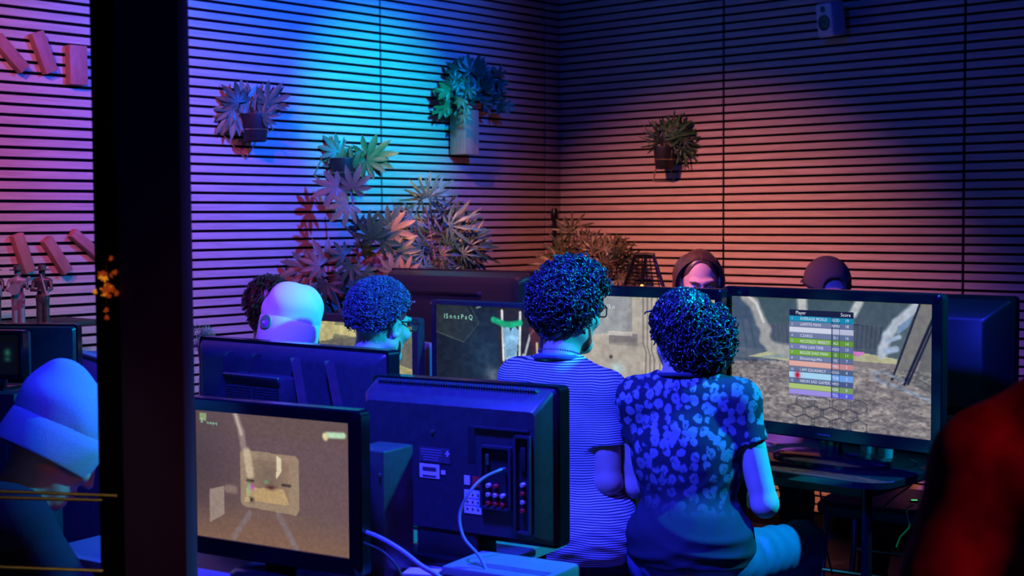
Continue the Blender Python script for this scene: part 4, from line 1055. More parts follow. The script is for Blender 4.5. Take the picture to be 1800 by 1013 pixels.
# ---- person in the blue beanie behind the window pane
J10 = J_(pel=(0, -.02, .50), chest=(.0, .06, .72), neck=(0, .15, .87), head=(.0, .24, .975), shz=.85, shy=.09, elR=(.27, .20, .62), wrR=(.12, .42, .60))
t10p, M10_, J10 = person('person hunched in a pale blue beanie behind the window pane', -95, 3.05, 48, J10, .008, skin_l, dkcloth, denim, .5, hyaw=0, hpitch=38, longsl=True)
beanie(t10p, M10_, blue_knit, (.0, -.03, .03), wr=.003)

# ------------------------------------------------------------------ plants
def leaf_mat(name, c, c2):
    mt, nt, b, N, L = new_mat(name)
    tc = N.new('ShaderNodeTexCoord'); nz = N.new('ShaderNodeTexNoise'); nz.inputs['Scale'].default_value = 25; L.new(tc.outputs['Object'], nz.inputs['Vector'])
    oi = N.new('ShaderNodeObjectInfo'); ad = N.new('ShaderNodeMath'); ad.operation = 'MULTIPLY_ADD'; ad.inputs[1].default_value = .5; L.new(oi.outputs['Random'], ad.inputs[0]); L.new(nz.outputs['Fac'], ad.inputs[2])
    cr = N.new('ShaderNodeValToRGB'); cr.color_ramp.elements[0].position = .45; cr.color_ramp.elements[1].position = .95
    cr.color_ramp.elements[0].color = (*c, 1); cr.color_ramp.elements[1].color = (*c2, 1); L.new(ad.outputs[0], cr.inputs[0])
    L.new(cr.outputs[0], b.inputs['Base Color']); b.inputs['Roughness'].default_value = .4; b.inputs['Specular IOR Level'].default_value = .4
    return mt
lf_green = leaf_mat('green_leaf', (.02, .10, .03), (.06, .17, .05)); lf_pale = leaf_mat('pale_leaf', (.10, .12, .06), (.26, .18, .08)); lf_gold = leaf_mat('yellowing_leaf', (.12, .17, .05), (.38, .30, .08))
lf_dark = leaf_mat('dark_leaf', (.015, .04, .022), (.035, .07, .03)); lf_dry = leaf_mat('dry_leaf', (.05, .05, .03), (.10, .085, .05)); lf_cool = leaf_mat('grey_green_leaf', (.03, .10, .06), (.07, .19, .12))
stem_m = mat('woody_stem', (.24, .16, .11), .8, var=.25, scale=60); pot_m = mat('black_pot', (.012, .012, .014), .5, var=.15, scale=20); soil_m = mat('potting_soil', (.03, .02, .014), .95, var=.4, scale=120, bump=.5)
wire_m = mat('brass_wire', (.75, .55, .30), .3, .9, var=.1); bark_wood = wood_mat('planter_oak', (.40, .25, .15), (.55, .36, .22), (8, 8, .8))

def leaflet(V, Fs, L_, w_, ang, droop, fold=.25, seg=4, serr=0):
    """One pointed leaflet from the origin in direction ang (from +Y), in the XY plane, drooping in -Z."""
    ca, sa = math.cos(ang), math.sin(ang); b0 = len(V)
    for i in range(seg + 1):
        t = i / seg; hw = w_ * .5 * (math.sin(math.pi * min(1, t ** 1.15)) ** .9 if 0 < t < 1 else .04 * (1 - t))
        if serr and i % 2 and t < 1: hw *= 1 + serr
        y = L_ * t; z = -droop * L_ * t * t
        for x, zz in ((-hw, fold * hw), (0, 0), (hw, fold * hw)): V.append((x * ca + y * sa, -x * sa + y * ca, z + zz))
    for i in range(seg):
        for k in (0, 1):
            a = b0 + i * 3 + k; Fs.append((a, a + 1, a + 4, a + 3))
def palmate(name, mt, n, L_, w_, spread, droop, seg=4, serr=0):
    V, Fs = [], []
    for i in range(n):
        u = (i / (n - 1) * 2 - 1) if n > 1 else 0
        leaflet(V, Fs, L_ * (1 - .35 * abs(u) ** 1.5), w_ * (1 - .25 * abs(u)), R(spread) * u, droop, .25, seg, serr)
    me = bpy.data.meshes.new(name); me.from_pydata(V, [], Fs); me.materials.append(mt)
    me.polygons.foreach_set('use_smooth', np.ones(len(Fs), bool)); return me
def pinnate(name, mt, n, L_, ln, w_, droop):
    """A feathered frond: narrow leaflets along a midrib."""
    V, Fs = [], []
    for i in range(n):
        t = (i + .5) / n; o = len(V); sc = math.sin(math.pi * (.12 + .8 * t)) ** .6
        for sx in (-1, 1):
            v2, f2 = [], []; leaflet(v2, f2, ln * sc, w_, R(52) * sx, .25, .2, 2)
            b0 = len(V); V += [(x, y + L_ * t, z - droop * L_ * t * t) for x, y, z in v2]; Fs += [tuple(a + b0 for a in f) for f in f2]
    b0 = len(V)
    for i in range(6):
        t = i / 5; V += [(-.002, L_ * t, -droop * L_ * t * t), (.002, L_ * t, -droop * L_ * t * t)]
    for i in range(5): a = b0 + 2 * i; Fs.append((a, a + 1, a + 3, a + 2))
    me = bpy.data.meshes.new(name); me.from_pydata(V, [], Fs); me.materials.append(mt)
    return me
def leaf_at(t, me, pos, ang, size, tilt=0, twist=0, toward=None):
    """Leaf whose midrib runs at ang degrees (0 right, 90 up as seen from the room), facing the room."""
    pos = Vector(pos)
    for nv in (dr, dl):                                             # keep clear of both walls
        q_ = (pos - CORNER).dot(nv)
        if q_ < .07: pos = pos + nv * (.07 - q_)
    yv = (rt * math.cos(R(ang)) + up * math.sin(R(ang)) - fw * tilt).normalized()
    zv = (-fw + up * .25 + rt * twist); zv = (zv - yv * zv.dot(yv)).normalized(); xv = yv.cross(zv)
    o = link('leaf', me, t); M = Matrix((xv, yv, zv)).transposed().to_4x4() @ Matrix.Scale(size, 4); M.translation = pos
    o.matrix_local = t.matrix_world.inverted() @ M if t else M
    return o
def root_at(name, label, loc, group=None, cat='plant', rz=0):
    t = thing(name, label, cat, loc, rz, group); t.matrix_world = Matrix.Translation(loc) @ Matrix.Rotation(rz, 4, 'Z'); return t
def floor_pot(t, r=.14, h=.26):
    p = MB().lathe([(r * .72, 0), (r * .78, .01), (r, h), (r * 1.04, h), (r * 1.04, h + .015), (r * .92, h + .015), (r * .90, h - .02)], n=28, caps=False).build('pot', pot_m, t)
    MB().lathe([(.001, 0), (r * .91, .0), (r * .90, -.01)], (0, 0, h - .015), n=24, caps=False).build('soil', soil_m, t)
def stems(t, lines, r0=.007, r1=.004):
    mb = MB()
    for pts in lines:
        sp = smooth_path([Vector(p) - Vector(t.location) for p in pts], 5); n = len(sp)
        mb.tube(sp, r0, 6, rs=[r0 + (r1 - r0) * i / (n - 1) for i in range(n)])
    return mb.build('stem', stem_m, t)
broad = {k: palmate('leaf', m_, 7, 1, .27, 108, .22) for k, m_ in (('g', lf_green), ('p', lf_pale), ('y', lf_gold), ('d', lf_dark), ('c', lf_cool))}
fing = {k: palmate('leaf', m_, 8, 1, .095, 118, .42, 6, .6) for k, m_ in (('g', lf_green), ('c', lf_cool), ('y', lf_gold), ('d', lf_dark), ('b', lf_dry))}
gg = random.Random(5)
# tall broad-leaved plant
dA = 6.13; fA = P(634, 560, dA)
tA = root_at('palmate_plant', 'tall plant with broad finger-like leaves, nearest the purple wall', (fA.x, fA.y, 0)); floor_pot(tA)
base = Vector((fA.x, fA.y, .24)); tip = P(617, 340, dA)
tr_pts = [base, P(634, 620, dA), P(632, 480, dA), P(627, 430, dA), P(622, 370, dA), tip]
brs = [[P(633, 520, dA), P(598, 520, dA - .02), P(560, 478, dA - .05)], [P(629, 440, dA), P(600, 440, dA - .05), P(575, 463, dA - .05)], [P(630, 450, dA), P(650, 430, dA), P(655, 418, dA)], [P(631, 470, dA), P(670, 450, dA), P(690, 432, dA)], [P(632, 500, dA), P(660, 480, dA), P(668, 470, dA)], [P(628, 420, dA), P(608, 400, dA), P(600, 390, dA)], [base, P(600, 560, dA - .05), P(570, 500, dA - .1), P(556, 480, dA - .1)]]
stems(tA, [tr_pts] + brs)
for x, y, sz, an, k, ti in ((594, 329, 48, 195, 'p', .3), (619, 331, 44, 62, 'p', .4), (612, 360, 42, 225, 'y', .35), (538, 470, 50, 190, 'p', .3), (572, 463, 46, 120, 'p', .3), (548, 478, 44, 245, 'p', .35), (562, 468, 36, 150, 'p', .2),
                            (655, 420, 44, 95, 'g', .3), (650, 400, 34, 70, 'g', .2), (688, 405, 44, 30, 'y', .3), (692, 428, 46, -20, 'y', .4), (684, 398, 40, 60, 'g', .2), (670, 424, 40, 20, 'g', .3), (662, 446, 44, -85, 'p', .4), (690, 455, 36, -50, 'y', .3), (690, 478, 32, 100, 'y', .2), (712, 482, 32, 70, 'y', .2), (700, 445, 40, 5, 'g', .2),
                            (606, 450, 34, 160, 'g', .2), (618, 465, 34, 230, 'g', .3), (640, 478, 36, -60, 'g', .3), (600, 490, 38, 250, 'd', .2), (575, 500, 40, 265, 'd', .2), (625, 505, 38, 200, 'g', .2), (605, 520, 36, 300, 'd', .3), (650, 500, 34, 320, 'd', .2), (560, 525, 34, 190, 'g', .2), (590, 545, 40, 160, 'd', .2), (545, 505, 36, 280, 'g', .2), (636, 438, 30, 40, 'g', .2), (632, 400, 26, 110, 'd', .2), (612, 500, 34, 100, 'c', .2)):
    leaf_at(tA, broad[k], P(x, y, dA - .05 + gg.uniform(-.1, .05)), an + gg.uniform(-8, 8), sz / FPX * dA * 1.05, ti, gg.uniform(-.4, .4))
# feathery plant beside it
dB = 6.42; fB = P(775, 560, dB)
tB = root_at('finger_aralia', 'bushy plant with narrow toothed leaves under the wooden planter', (fB.x, fB.y, 0)); floor_pot(tB)
base = Vector((fB.x, fB.y, .24)); lines = [[base, P(770, 520, dB), P(762, 440, dB), P(748, 360, dB)], [base, P(778, 500, dB), P(790, 420, dB), P(795, 390, dB)], [base, P(785, 520, dB), P(815, 450, dB), P(825, 425, dB)], [base, P(762, 500, dB), P(735, 420, dB), P(725, 385, dB)]]
stems(tB, lines, .006, .003)
for i in range(64):
    if i < 16:
        x, y, an, k, sz = ((745, 345, 120, 'y', 38), (752, 348, 70, 'c', 44), (757, 345, 25, 'c', 52), (742, 352, 160, 'g', 40), (722, 378, 185, 'c', 44), (728, 385, 240, 'g', 40), (775, 372, 60, 'd', 40), (785, 370, 20, 'd', 38), (790, 398, 15, 'c', 56), (800, 402, -10, 'c', 62), (815, 420, -25, 'c', 60), (830, 440, -40, 'd', 55), (805, 445, -60, 'c', 50), (775, 448, 240, 'c', 46), (745, 420, 270, 'b', 44), (812, 432, 10, 'b', 54))[i]
    else:
        a = gg.uniform(0, 6.28); q = gg.random() ** .6; x, y = 772 + 62 * q * math.cos(a), 432 + 58 * q * math.sin(a); an = math.degrees(math.atan2(445 - y, x - 772)) + gg.uniform(-30, 30); k = gg.choice('gccdbbgd'); sz = gg.uniform(30, 48)
    leaf_at(tB, fing[k], P(x, y, dB + gg.uniform(-.12, .12)), an, sz / FPX * dB, gg.uniform(-.1, .5), gg.uniform(-.5, .5))
# dry drooping plant in the corner
dC = 6.95; fC = P(1050, 560, dC)
tC = root_at('drooping_plant', 'dry brownish drooping plant in the corner of the walls', (fC.x, fC.y, 0)); floor_pot(tC)
base = Vector((fC.x, fC.y, .24)); stems(tC, [[base, P(1050, 500, dC), P(1040, 440, dC), P(1005, 405, dC)], [base, P(1055, 500, dC), P(1065, 440, dC), P(1075, 425, dC)], [base, P(1040, 520, dC), P(1000, 460, dC), P(990, 445, dC)], [base, P(1060, 510, dC), P(1090, 460, dC), P(1095, 450, dC)]], .006, .003)
for i in range(60):
    if i < 12:
        x, y, an = ((1003, 408, 150), (1005, 405, 40), (1025, 420, 80), (1075, 428, 10), (1085, 430, -40), (1062, 440, 70), (985, 450, 160), (965, 465, 190), (1090, 450, -20), (1105, 460, -50), (1070, 475, 0), (950, 478, 185))[i]
    else:
        a = gg.uniform(0, 6.28); q = gg.random() ** .6; x, y = 1035 + 68 * q * math.cos(a), 470 + 48 * q * math.sin(a); an = math.degrees(math.atan2(490 - y, x - 1035)) + gg.uniform(-35, 35)
    leaf_at(tC, fing[gg.choice('bbbbd')], P(x, y, dC + gg.uniform(-.15, .15)), an, gg.uniform(26, 46) / FPX * dC, gg.uniform(-.2, .4), gg.uniform(-.6, .6))
# small green plant behind the ribbed television
dS = 5.0; fS = P(350, 640, dS)
tS = root_at('small_shrub', 'small fine-leaved green plant at the left end of the ribbed television', (fS.x, fS.y, 0)); floor_pot(tS, .1, .2)
stems(tS, [[Vector((fS.x, fS.y, .2)), P(352, 640, dS), P(350 + dx, 592, dS)] for dx in (-20, -5, 10, 25)], .005, .003)
for i in range(34): leaf_at(tS, fing[gg.choice('gdc')], P(gg.uniform(328, 380), gg.uniform(578, 612), dS + gg.uniform(-.06, .06)), gg.uniform(0, 360), gg.uniform(10, 17) / FPX * dS, .2, gg.uniform(-.5, .5))

# wall planters in wire holders
def wall_planter(label, px, py, d, wallp, nrm, leaves, group, frame_pts, pw=.060, ph=.11):
    c = P(px, py, d); t = root_at('wall_planter', label, (c.x, c.y, c.z - ph / 2), group)
    MB().lathe([(pw * .74, 0), (pw * .80, .004), (pw, ph), (pw * 1.04, ph), (pw * 1.04, ph + .006), (pw * .9, ph + .006), (pw * .88, ph - .02)], n=24, caps=False).lathe([(.001, .004), (pw * .75, .004)], n=24, caps=False).build('pot', pot_m, t)
    MB().lathe([(.001, 0), (pw * .9, 0)], (0, 0, ph - .014), n=20, caps=False).build('soil', soil_m, t)
    wr_ = MB(); L0 = Vector(t.location)
    wr_.tube([Vector((pw * .92 * math.cos(a), pw * .92 * math.sin(a), ph * .45)) for a in np.linspace(0, 2 * math.pi, 33)], .0022, 6, caps=False)
    pts = [wallp(x, y) - L0 for x, y in frame_pts]
    wr_.tube(pts + [pts[0]], .0034, 6, caps=False)
    bk = [p for p in sorted(pts, key=lambda p: (p - Vector((0, 0, ph * .45))).length)[:2]]
    for p in bk: wr_.tube([p, p.normalized() * pw * .92 + Vector((0, 0, ph * .45)) - Vector((0, 0, p.normalized().z * pw * .92))], .0022, 6)
    wr_.build('wire_holder', wire_m, t)
    for me, x, y, sz, an, ti, tw in leaves: leaf_at(t, me, P(x, y, d + gg.uniform(-.05, .04)), an, sz / FPX * d, ti, tw)
    MB().tube([Vector((0, 0, ph - .02)), Vector((0, 0, ph + .05)), Vector((.01, 0, ph + .09))], .004, 6).build('stem', stem_m, t)
    return t
def on_wall(dirv, other, off=.004):
    def f(x, y):
        q = P(x, y, 1) - Vector((0, 0, HC)); n = Vector((dirv.y, -dirv.x, 0)); tt = n.dot(CORNER + other * (.013 + off)) / n.dot(q); return Vector((0, 0, HC)) + q * tt
    return f
LW, RW = on_wall(dl, dr), on_wall(dr, dl)
b_ = broad
wall_planter('black pot in a wire holder with large dark pointed leaves on the purple wall', 448, 226, 5.88, LW, dr, [(b_['c'], 425, 190, 52, 95, .2, .2), (b_['d'], 412, 195, 58, 200, .35, -.2), (b_['c'], 408, 200, 52, 225, .35, 0), (b_['c'], 440, 188, 48, 60, .2, .3), (b_['c'], 470, 182, 46, 55, .2, 0), (b_['d'], 420, 180, 44, 130, .3, .3), (b_['c'], 395, 195, 40, 175, .3, .2), (b_['d'], 448, 205, 34, 85, .2, 0), (b_['c'], 462, 205, 34, 40, .2, .2), (b_['c'], 430, 205, 40, 150, .3, 0), (b_['d'], 478, 178, 36, 20, .2, .2)], 'planters in wire holders on the slatted walls', [(384, 228), (432, 279), (456, 240), (480, 228), (448, 170)])
wall_planter('black pot in a wire holder above the tall broad-leaved plant', 604, 302, 6.30, LW, dr, [(b_['g'], 592, 280, 44, 110, .2, 0), (b_['c'], 588, 268, 40, 125, .1, .3), (b_['g'], 615, 285, 30, 85, .2, 0), (b_['g'], 646, 278, 46, 70, .2, 0), (b_['g'], 652, 276, 50, 10, .3, .2), (b_['g'], 645, 282, 42, -30, .4, 0), (b_['c'], 640, 285, 36, 230, .3, 0), (b_['c'], 590, 290, 34, 180, .2, 0), (b_['g'], 620, 290, 30, 60, .2, .2)], 'planters in wire holders on the slatted walls', [(552, 308), (580, 248), (630, 262), (642, 312), (596, 345)])
wall_planter('black pot in a wire holder with a dark fern on the orange-lit wall', 1168, 279, 7.0, RW, dl, [(fing[gg.choice('gdd')], 1180 + gg.uniform(-28, 36), 245 + gg.uniform(-18, 16), gg.uniform(28, 44), a, gg.uniform(.1, .4), gg.uniform(-.4, .4)) for a in [20, 35, 50, 65, 80, 95, 110, 125, 140, 155, 170, 5, -10, -25, 200, 75, 45, 105, 30, 60]], 'planters in wire holders on the slatted walls', [(1148, 318), (1164, 244), (1205, 236), (1216, 272), (1183, 318)], .056, .105)
# wooden box planter
cb = LW(799, 234) + dr * .068; tb = root_at('box_planter', 'tall narrow wooden box planter with a dark bush on the wall', (cb.x, cb.y, cb.z - .11), None, 'plant', math.atan2(dl.y, dl.x) + math.pi)
bxp = MB()
for sx in (-1, 1): bxp.box((sx * .045, 0, .11), (.012, .10, .22), .002); bxp.box((0, sx * .044, .11), (.078, .012, .22), .002)
bxp.box((0, 0, .008), (.08, .08, .012)); bxp.build('box', bark_wood, tb)
MB().box((0, 0, .195), (.078, .076, .01)).build('soil', soil_m, tb)
MB().box((0, .056, .12), (.05, .022, .08), .002).build('wall_bracket', steel_b := mat('bracket_steel', (.05, .05, .05), .4, .8, var=.1), tb)
bush = {k: palmate('leaf', m_, 5, 1, .34, 80, .2) for k, m_ in (('d', lf_dark), ('g', lf_green))}
for i in range(75):
    a = gg.uniform(-10, 190); q = gg.random() ** .5; x = 822 + 52 * q * math.cos(R(a)); y = 185 - 68 * q * max(-.3, math.sin(R(a)))
    leaf_at(tb, bush[gg.choice('ddg')], LW(x - 24, y) + dr * gg.uniform(.07, .17), a + gg.uniform(-30, 30), gg.uniform(18, 30) / FPX * 6.85, gg.uniform(0, .4), gg.uniform(-.5, .5))
for x, y in ((803, 205), (806, 190), (800, 178), (812, 160)): leaf_at(tb, bush['g'], LW(x - 34, y) + dr * .18, gg.uniform(200, 290), 20 / FPX * 6.8, .2, 0)

# ------------------------------------------------------------------ tables
lam = mat('white_laminate', (.16, .17, .18), .35, var=.08, scale=12)
dk_top = mat('black_glass_top', (.010, .011, .014), .08, spec=.6, var=.1)
steel = mat('black_steel', (.012, .012, .014), .35, .6, var=.1)
def table(name, label, c, yaw, L, Dp, z, top, th=.028, leg_r=.018, r=.03, inset=.06, apron=False):
    t = thing(name, label, 'table', (c[0], c[1], 0), R(yaw))
    mb = MB(); pts = rrect(L, Dp, r, 6)
    mb.loft([[Vector((x, y, z - th)) for x, y in pts], [Vector((x, y, z - .003)) for x, y in pts], [Vector((x * (1 - .004 / L * 2), y * (1 - .004 / Dp * 2), z)) for x, y in pts]])
    mb.build('tabletop', top, t)
    for sx in (-1, 1):
        for sy in (-1, 1): MB().tube([(sx * (L / 2 - inset), sy * (Dp / 2 - inset), 0), (sx * (L / 2 - inset), sy * (Dp / 2 - inset), z - th)], leg_r, 12).build('leg', steel, t)
    if apron:
        for sy in (-1, 1): MB().box((0, sy * (Dp / 2 - inset), z - th - .022), (L - 2 * inset, .018, .045)).build('apron', steel, t)
        for sx in (-1, 1): MB().box((sx * (L / 2 - inset), 0, z - th - .022), (.018, Dp - 2 * inset, .045)).build('apron', steel, t)
    return t
table('folding_table', 'pale table under the front monitor and the television with connectors', (-.65, 3.54), -31, 1.06, .86, .670, lam)
table('long_table', 'dark table under the olive-picture monitor and the wide television back', (-.50, 5.48), -31, 1.15, .80, .71, mat('dark_laminate', (.02, .02, .024), .4, var=.15))
table('glass_table', 'black glossy table with rounded corners under the large television', (.705, 4.90), -40, 1.36, .85, .705, dk_top, .022, .017, .10, .10, True)

# ------------------------------------------------------------------ seats
seat_m = mat('blue_vinyl', (.05, .06, .09), .45, var=.15, scale=30); chrome = mat('chrome', (.6, .6, .62), .18, 1, var=.05)
def stool(label, x, y, yaw, z=.45, sw=.36, backrest=False, name='stool', frame=steel, seat=seat_m, rail=True):
    t = thing(name, label, 'chair' if backrest else 'stool', (x, y, 0), R(yaw))
    mb = MB(); pts = rrect(sw, sw, .07, 5)
    mb.loft([[Vector((a * .94, b * .94, z - .055)) for a, b in pts], [Vector((a, b, z - .045)) for a, b in pts], [Vector((a, b, z - .018)) for a, b in pts], [Vector((a * .93, b * .93, z - .002)) for a, b in pts], [Vector((a * .6, b * .6, z)) for a, b in pts]])
    mb.build('seat', seat, t)
    for sx in (-1, 1):
        for sy in (-1, 1): MB().tube([(sx * sw * .46, sy * sw * .46, 0), (sx * sw * .40, sy * sw * .40, z - .05)], .011, 10).build('leg', frame, t)
    if rail:
        for sy in (-1, 1): MB().tube([(-sw * .44, sy * sw * .44, z * .5), (sw * .44, sy * sw * .44, z * .5)], .008, 8).build('foot_rail', frame, t)
    if backrest:
        mb = MB(); bp = rrect(sw * .95, .26, .07, 5, 0, z + .28)
        mb.loft([[Vector((a, -sw * .46, b)) for a, b in bp], [Vector((a, -sw * .46 - .03, b)) for a, b in bp]]); mb.build('backrest', seat, t)
        for sx in (-1, 1): MB().tube([(sx * sw * .34, -sw * .40, z - .05), (sx * sw * .34, -sw * .50, z + .2)], .010, 8).build('back_post', frame, t)
    return t
w4 = t4.location; w5 = t5.location; w3 = t3p.location
stool('low stool under the man in the striped shirt', w4.x, w4.y, -22, .43)
stool('low stool under the woman in jeans', w5.x, w5.y, -10, .43)
stool('low stool under the man with short curls', w3.x, w3.y, -24, .43)
cs = P(1555, 905, 5.0)
stool('empty blue vinyl chair beyond the glossy black table', cs.x, cs.y, 150, .50, .40, True, 'chair', chrome)
# mesh-backed chair in front of the corner
cw = P(1130, 480, 6.55); tw = thing('wire_chair', 'chair with a tapering wire grid back beside the drooping plant', 'chair', (cw.x, cw.y, 0), R(-30))
zt = P(1122, 449, 6.55).z
for xb, xt in ((-.115, -.062), (-.02, .0), (.105, .045)): MB().tube([(xb * 1.4, 0, .45), (xb, .02, zt - .17), (xt, .03, zt - .015), (xt * .8, .03, zt)], .009, 8).build('back_post', steel, tw)
MB().tube([(-.062, .03, zt), (0, .03, zt + .004), (.045, .03, zt)], .010, 8).build('top_rail', steel, tw)
for i in range(9):
    zz = zt - .03 - i * .035; k = (zt - zz) / .2
    MB().tube([(-.060 - .05 * k, .022, zz), (.048 + .055 * k, .022, zz)], .0035, 6).build('grid_bar', steel, tw)
for i in range(6): MB().tube([(-.05 + i * .019, .022, zt - .01), (-.095 + i * .036, .018, zt - .18)], .003, 6).build('grid_rod', steel, tw)
MB().box((0, -.17, .44), (.40, .38, .03), .01).build('seat', steel, tw)
for sx in (-1, 1):
    for sy in (-1, 1): MB().tube([(sx * .18, -.17 + sy * .17, 0), (sx * .17, -.17 + sy * .16, .43)], .010, 8).build('leg', steel, tw)
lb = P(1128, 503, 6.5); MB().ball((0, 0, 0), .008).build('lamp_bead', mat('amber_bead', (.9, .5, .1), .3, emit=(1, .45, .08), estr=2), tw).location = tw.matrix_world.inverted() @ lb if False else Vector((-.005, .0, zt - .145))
# black pole in the corner
cp = P(975, 430, 7.2); tpz = P(975, 366, 7.2).z
tp = thing('pole_stand', 'thin black pole stand in the corner behind the plants', 'stand', (cp.x, cp.y, 0))
MB().lathe([(.13, 0), (.13, .012), (.02, .02)], n=24).build('base', steel, tp)
MB().tube([(0, 0, .015), (0, 0, tpz - .05)], .012, 10).build('pole', steel, tp)
MB().lathe([(.012, tpz - .07), (.020, tpz - .06), (.020, tpz - .02), (.012, tpz)], n=14).build('clamp', steel, tp)
MB().ball((-.016, -.01, tpz - .085), .006).build('knob', chrome, tp)

# ------------------------------------------------------------------ wall speaker
sp0 = RW(1478, 38); ts = thing('wall_speaker', 'small white loudspeaker high on the right wall', 'speaker', sp0 + dl * .02, math.atan2(dr.y, dr.x))
spk = mat('white_cabinet', (.55, .56, .58), .5, var=.05)
Ms = Matrix.Rotation(R(-18), 3, 'Z') @ Matrix.Rotation(R(8), 3, 'X')
MB().box((0, -.075, 0), (.105, .085, .155), .012, Ms, 3).build('cabinet', spk, ts)
fc = Ms @ Vector((0, -.0425, 0)) + Vector((0, -.075, 0)); fn = Ms @ Vector((0, -1, 0)); fu = Ms @ Vector((0, 0, 1))
def disc(name, ctr, prof, m_): return MB().lathe(prof, M=Matrix.Translation(ctr) @ fn.to_track_quat('Z', 'Y').to_matrix().to_4x4(), n=28, caps=False).build(name, m_, ts)
disc('woofer', fc - fu * .012, [(.036, -.001), (.036, .004), (.031, .004), (.027, .001), (.012, -.004 + .006), (.010, .005), (.001, .007)], matte)
disc('tweeter', fc + fu * .048, [(.014, -.001), (.014, .003), (.010, .003), (.006, .004), (.001, .005)], matte)
MB().box((0, -.018, 0), (.03, .05, .03), .004).build('bracket', steel, ts)

# ------------------------------------------------------------------ wooden blocks on the wall behind the window
blk = wood_mat('block_wood', (.34, .13, .10), (.44, .19, .15), (8, 2, 8))
for lab, a, b, wd in (('topmost leftmost slanting wooden block behind the window', (-12, 66), (37, 123), 25), ('upper middle slanting wooden block behind the window', (58, 58), (84, 128), 24), ('upright wooden block nearest the dark post', (129, 81), (131, 150), 24),
                      ('lower left wooden block above the musician with the banjo', (24, 412), (46, 478), 19), ('lower middle wooden block above the musician with the horn', (76, 420), (113, 478), 21), ('lower right wooden block slanting down to the window frame', (122, 409), (172, 452), 20)):
    pa, pb = LW(*a), LW(*b); c = (pa + pb) / 2; y_ = (pb - pa); ln = y_.length; y_.normalize(); z_ = dr; x_ = y_.cross(z_)
    px_m = FPX / ((c - Vector((0, 0, HC))).dot(fw))
    fx = abs(x_.dot(rt)) * abs(rt.dot(dl)) + abs(x_.z)
    o = MB().box((0, 0, .018), (min(.075, wd / px_m / max(.55, abs(x_.dot(rt)) + abs(x_.z)) * 1.0), ln, .036), .002).build('wooden_block', blk)
    M = Matrix((x_, y_, z_)).transposed().to_4x4(); M.translation = c; o.matrix_world = M
    tag(o, lab, 'block', 'wooden blocks on the wall')

# ------------------------------------------------------------------ musician figurines on a shelf
fig_m = mat('dark_bronze', (.10, .09, .085), .38, .5, var=.3, scale=60); fig_l = mat('pale_painted_metal', (.26, .26, .28), .45, .2, var=.15, scale=50)
zs = P(40, 570, 4.93).z
def figure(label, px, kind, d=4.93, top=fig_m):
    g0 = P(px, 570, d); t = thing('musician_figurine', label, 'figurine', (g0.x, g0.y, zs), R(6), 'musician figurines on the shelf')
    F = Field((-.06, -.06, 0), (.06, .06, .215), .0025)
    for sx in (-1, 1): F.cap((sx * .012, 0, .004), (sx * .010, 0, .09), .011, .013, k=.006)
    F.ell((0, 0, .095), (.021, .014, .02), k=.01); F.cap((0, 0, .10), (0, 0, .15), .016, .021, k=.01, flat=.7); F.cap((-.022, 0, .155), (.022, 0, .155), .009, .009, k=.008)
    F.cap((0, 0, .155), (0, 0, .178), .007, .007, k=.005); F.ell((0, -.002, .184), (.0115, .0125, .015), k=.004)
    arms = {'banjo': (((-.028, 0, .152), (-.034, -.012, .122), (-.008, -.026, .118)), ((.028, 0, .152), (.036, -.014, .128), (.034, -.026, .146))),
            'horn': (((-.028, 0, .152), (-.035, -.010, .122), (-.004, -.022, .120)), ((.028, 0, .152), (.034, -.012, .126), (.018, -.030, .112))),
            'box': (((-.028, 0, .152), (-.034, -.012, .122), (-.010, -.03, .118)), ((.028, 0, .152), (.034, -.012, .122), (.012, -.03, .118)))}[kind]
    for a, b, c in arms: F.cap(a, b, .0075, .006, k=.004); F.cap(b, c, .006, .005, k=.003)
    F.build('body', top, t)
    MB().lathe([(.001, .192), (.027, .191), (.028, .194), (.014, .196), (.0135, .208), (.010, .211), (.001, .211)], n=20, caps=False).build('hat', fig_m, t)
    MB().box((0, 0, .003), (.06, .045, .006), .002).build('plinth', fig_m, t)
    if kind == 'banjo':
        i_ = MB().lathe([(.001, -.004), (.020, -.004), (.020, .004), (.001, .004)], M=Matrix.Translation((-.004, -.028, .125)) @ Matrix.Rotation(R(90), 4, 'X'), n=20, caps=False)
        i_.tube([(.010, -.028, .134), (.042, -.026, .160)], .0035, 6).box((.046, -.026, .164), (.010, .004, .012), .001); i_.build('banjo', fig_l, t)
    elif kind == 'horn':
        MB().tube([(.0, -.016, .178), (.010, -.030, .150), (.020, -.038, .118), (.028, -.042, .100)], .003, 8, rs=[.0025, .003, .004, .011]).build('horn', fig_l, t)
    else:
        MB().box((.010, -.036, .12), (.052, .022, .038), .003).build('accordion', fig_l, t)
figure('figurine in a hat playing an accordion at the left picture edge', -9, 'box')
figure('pale figurine in a hat playing a banjo, middle of the three', 33, 'banjo', top=fig_l)
figure('dark figurine in a hat playing a horn, nearest the dark post', 76, 'horn')
sa, sb = P(-90, 575, 4.98), P(124, 575, 5.12)
sh_c = (sa + sb) / 2; sh_l = 1.0
tsh = thing('wall_shelf', 'dark wall shelf carrying the musician figurines', 'shelf', (sh_c.x, sh_c.y, zs - .02), math.atan2(dl.y, dl.x))
MB().box((.06, .05, .01), (.66, .26, .02), .003).build('board', mat('dark_shelf_wood', (.03, .022, .018), .6, var=.3, scale=12), tsh)
for sx in (-1, 1): MB().box((.06 + sx * .22, -.02, -.04), (.02, .12, .08), .003).build('bracket', steel, tsh)

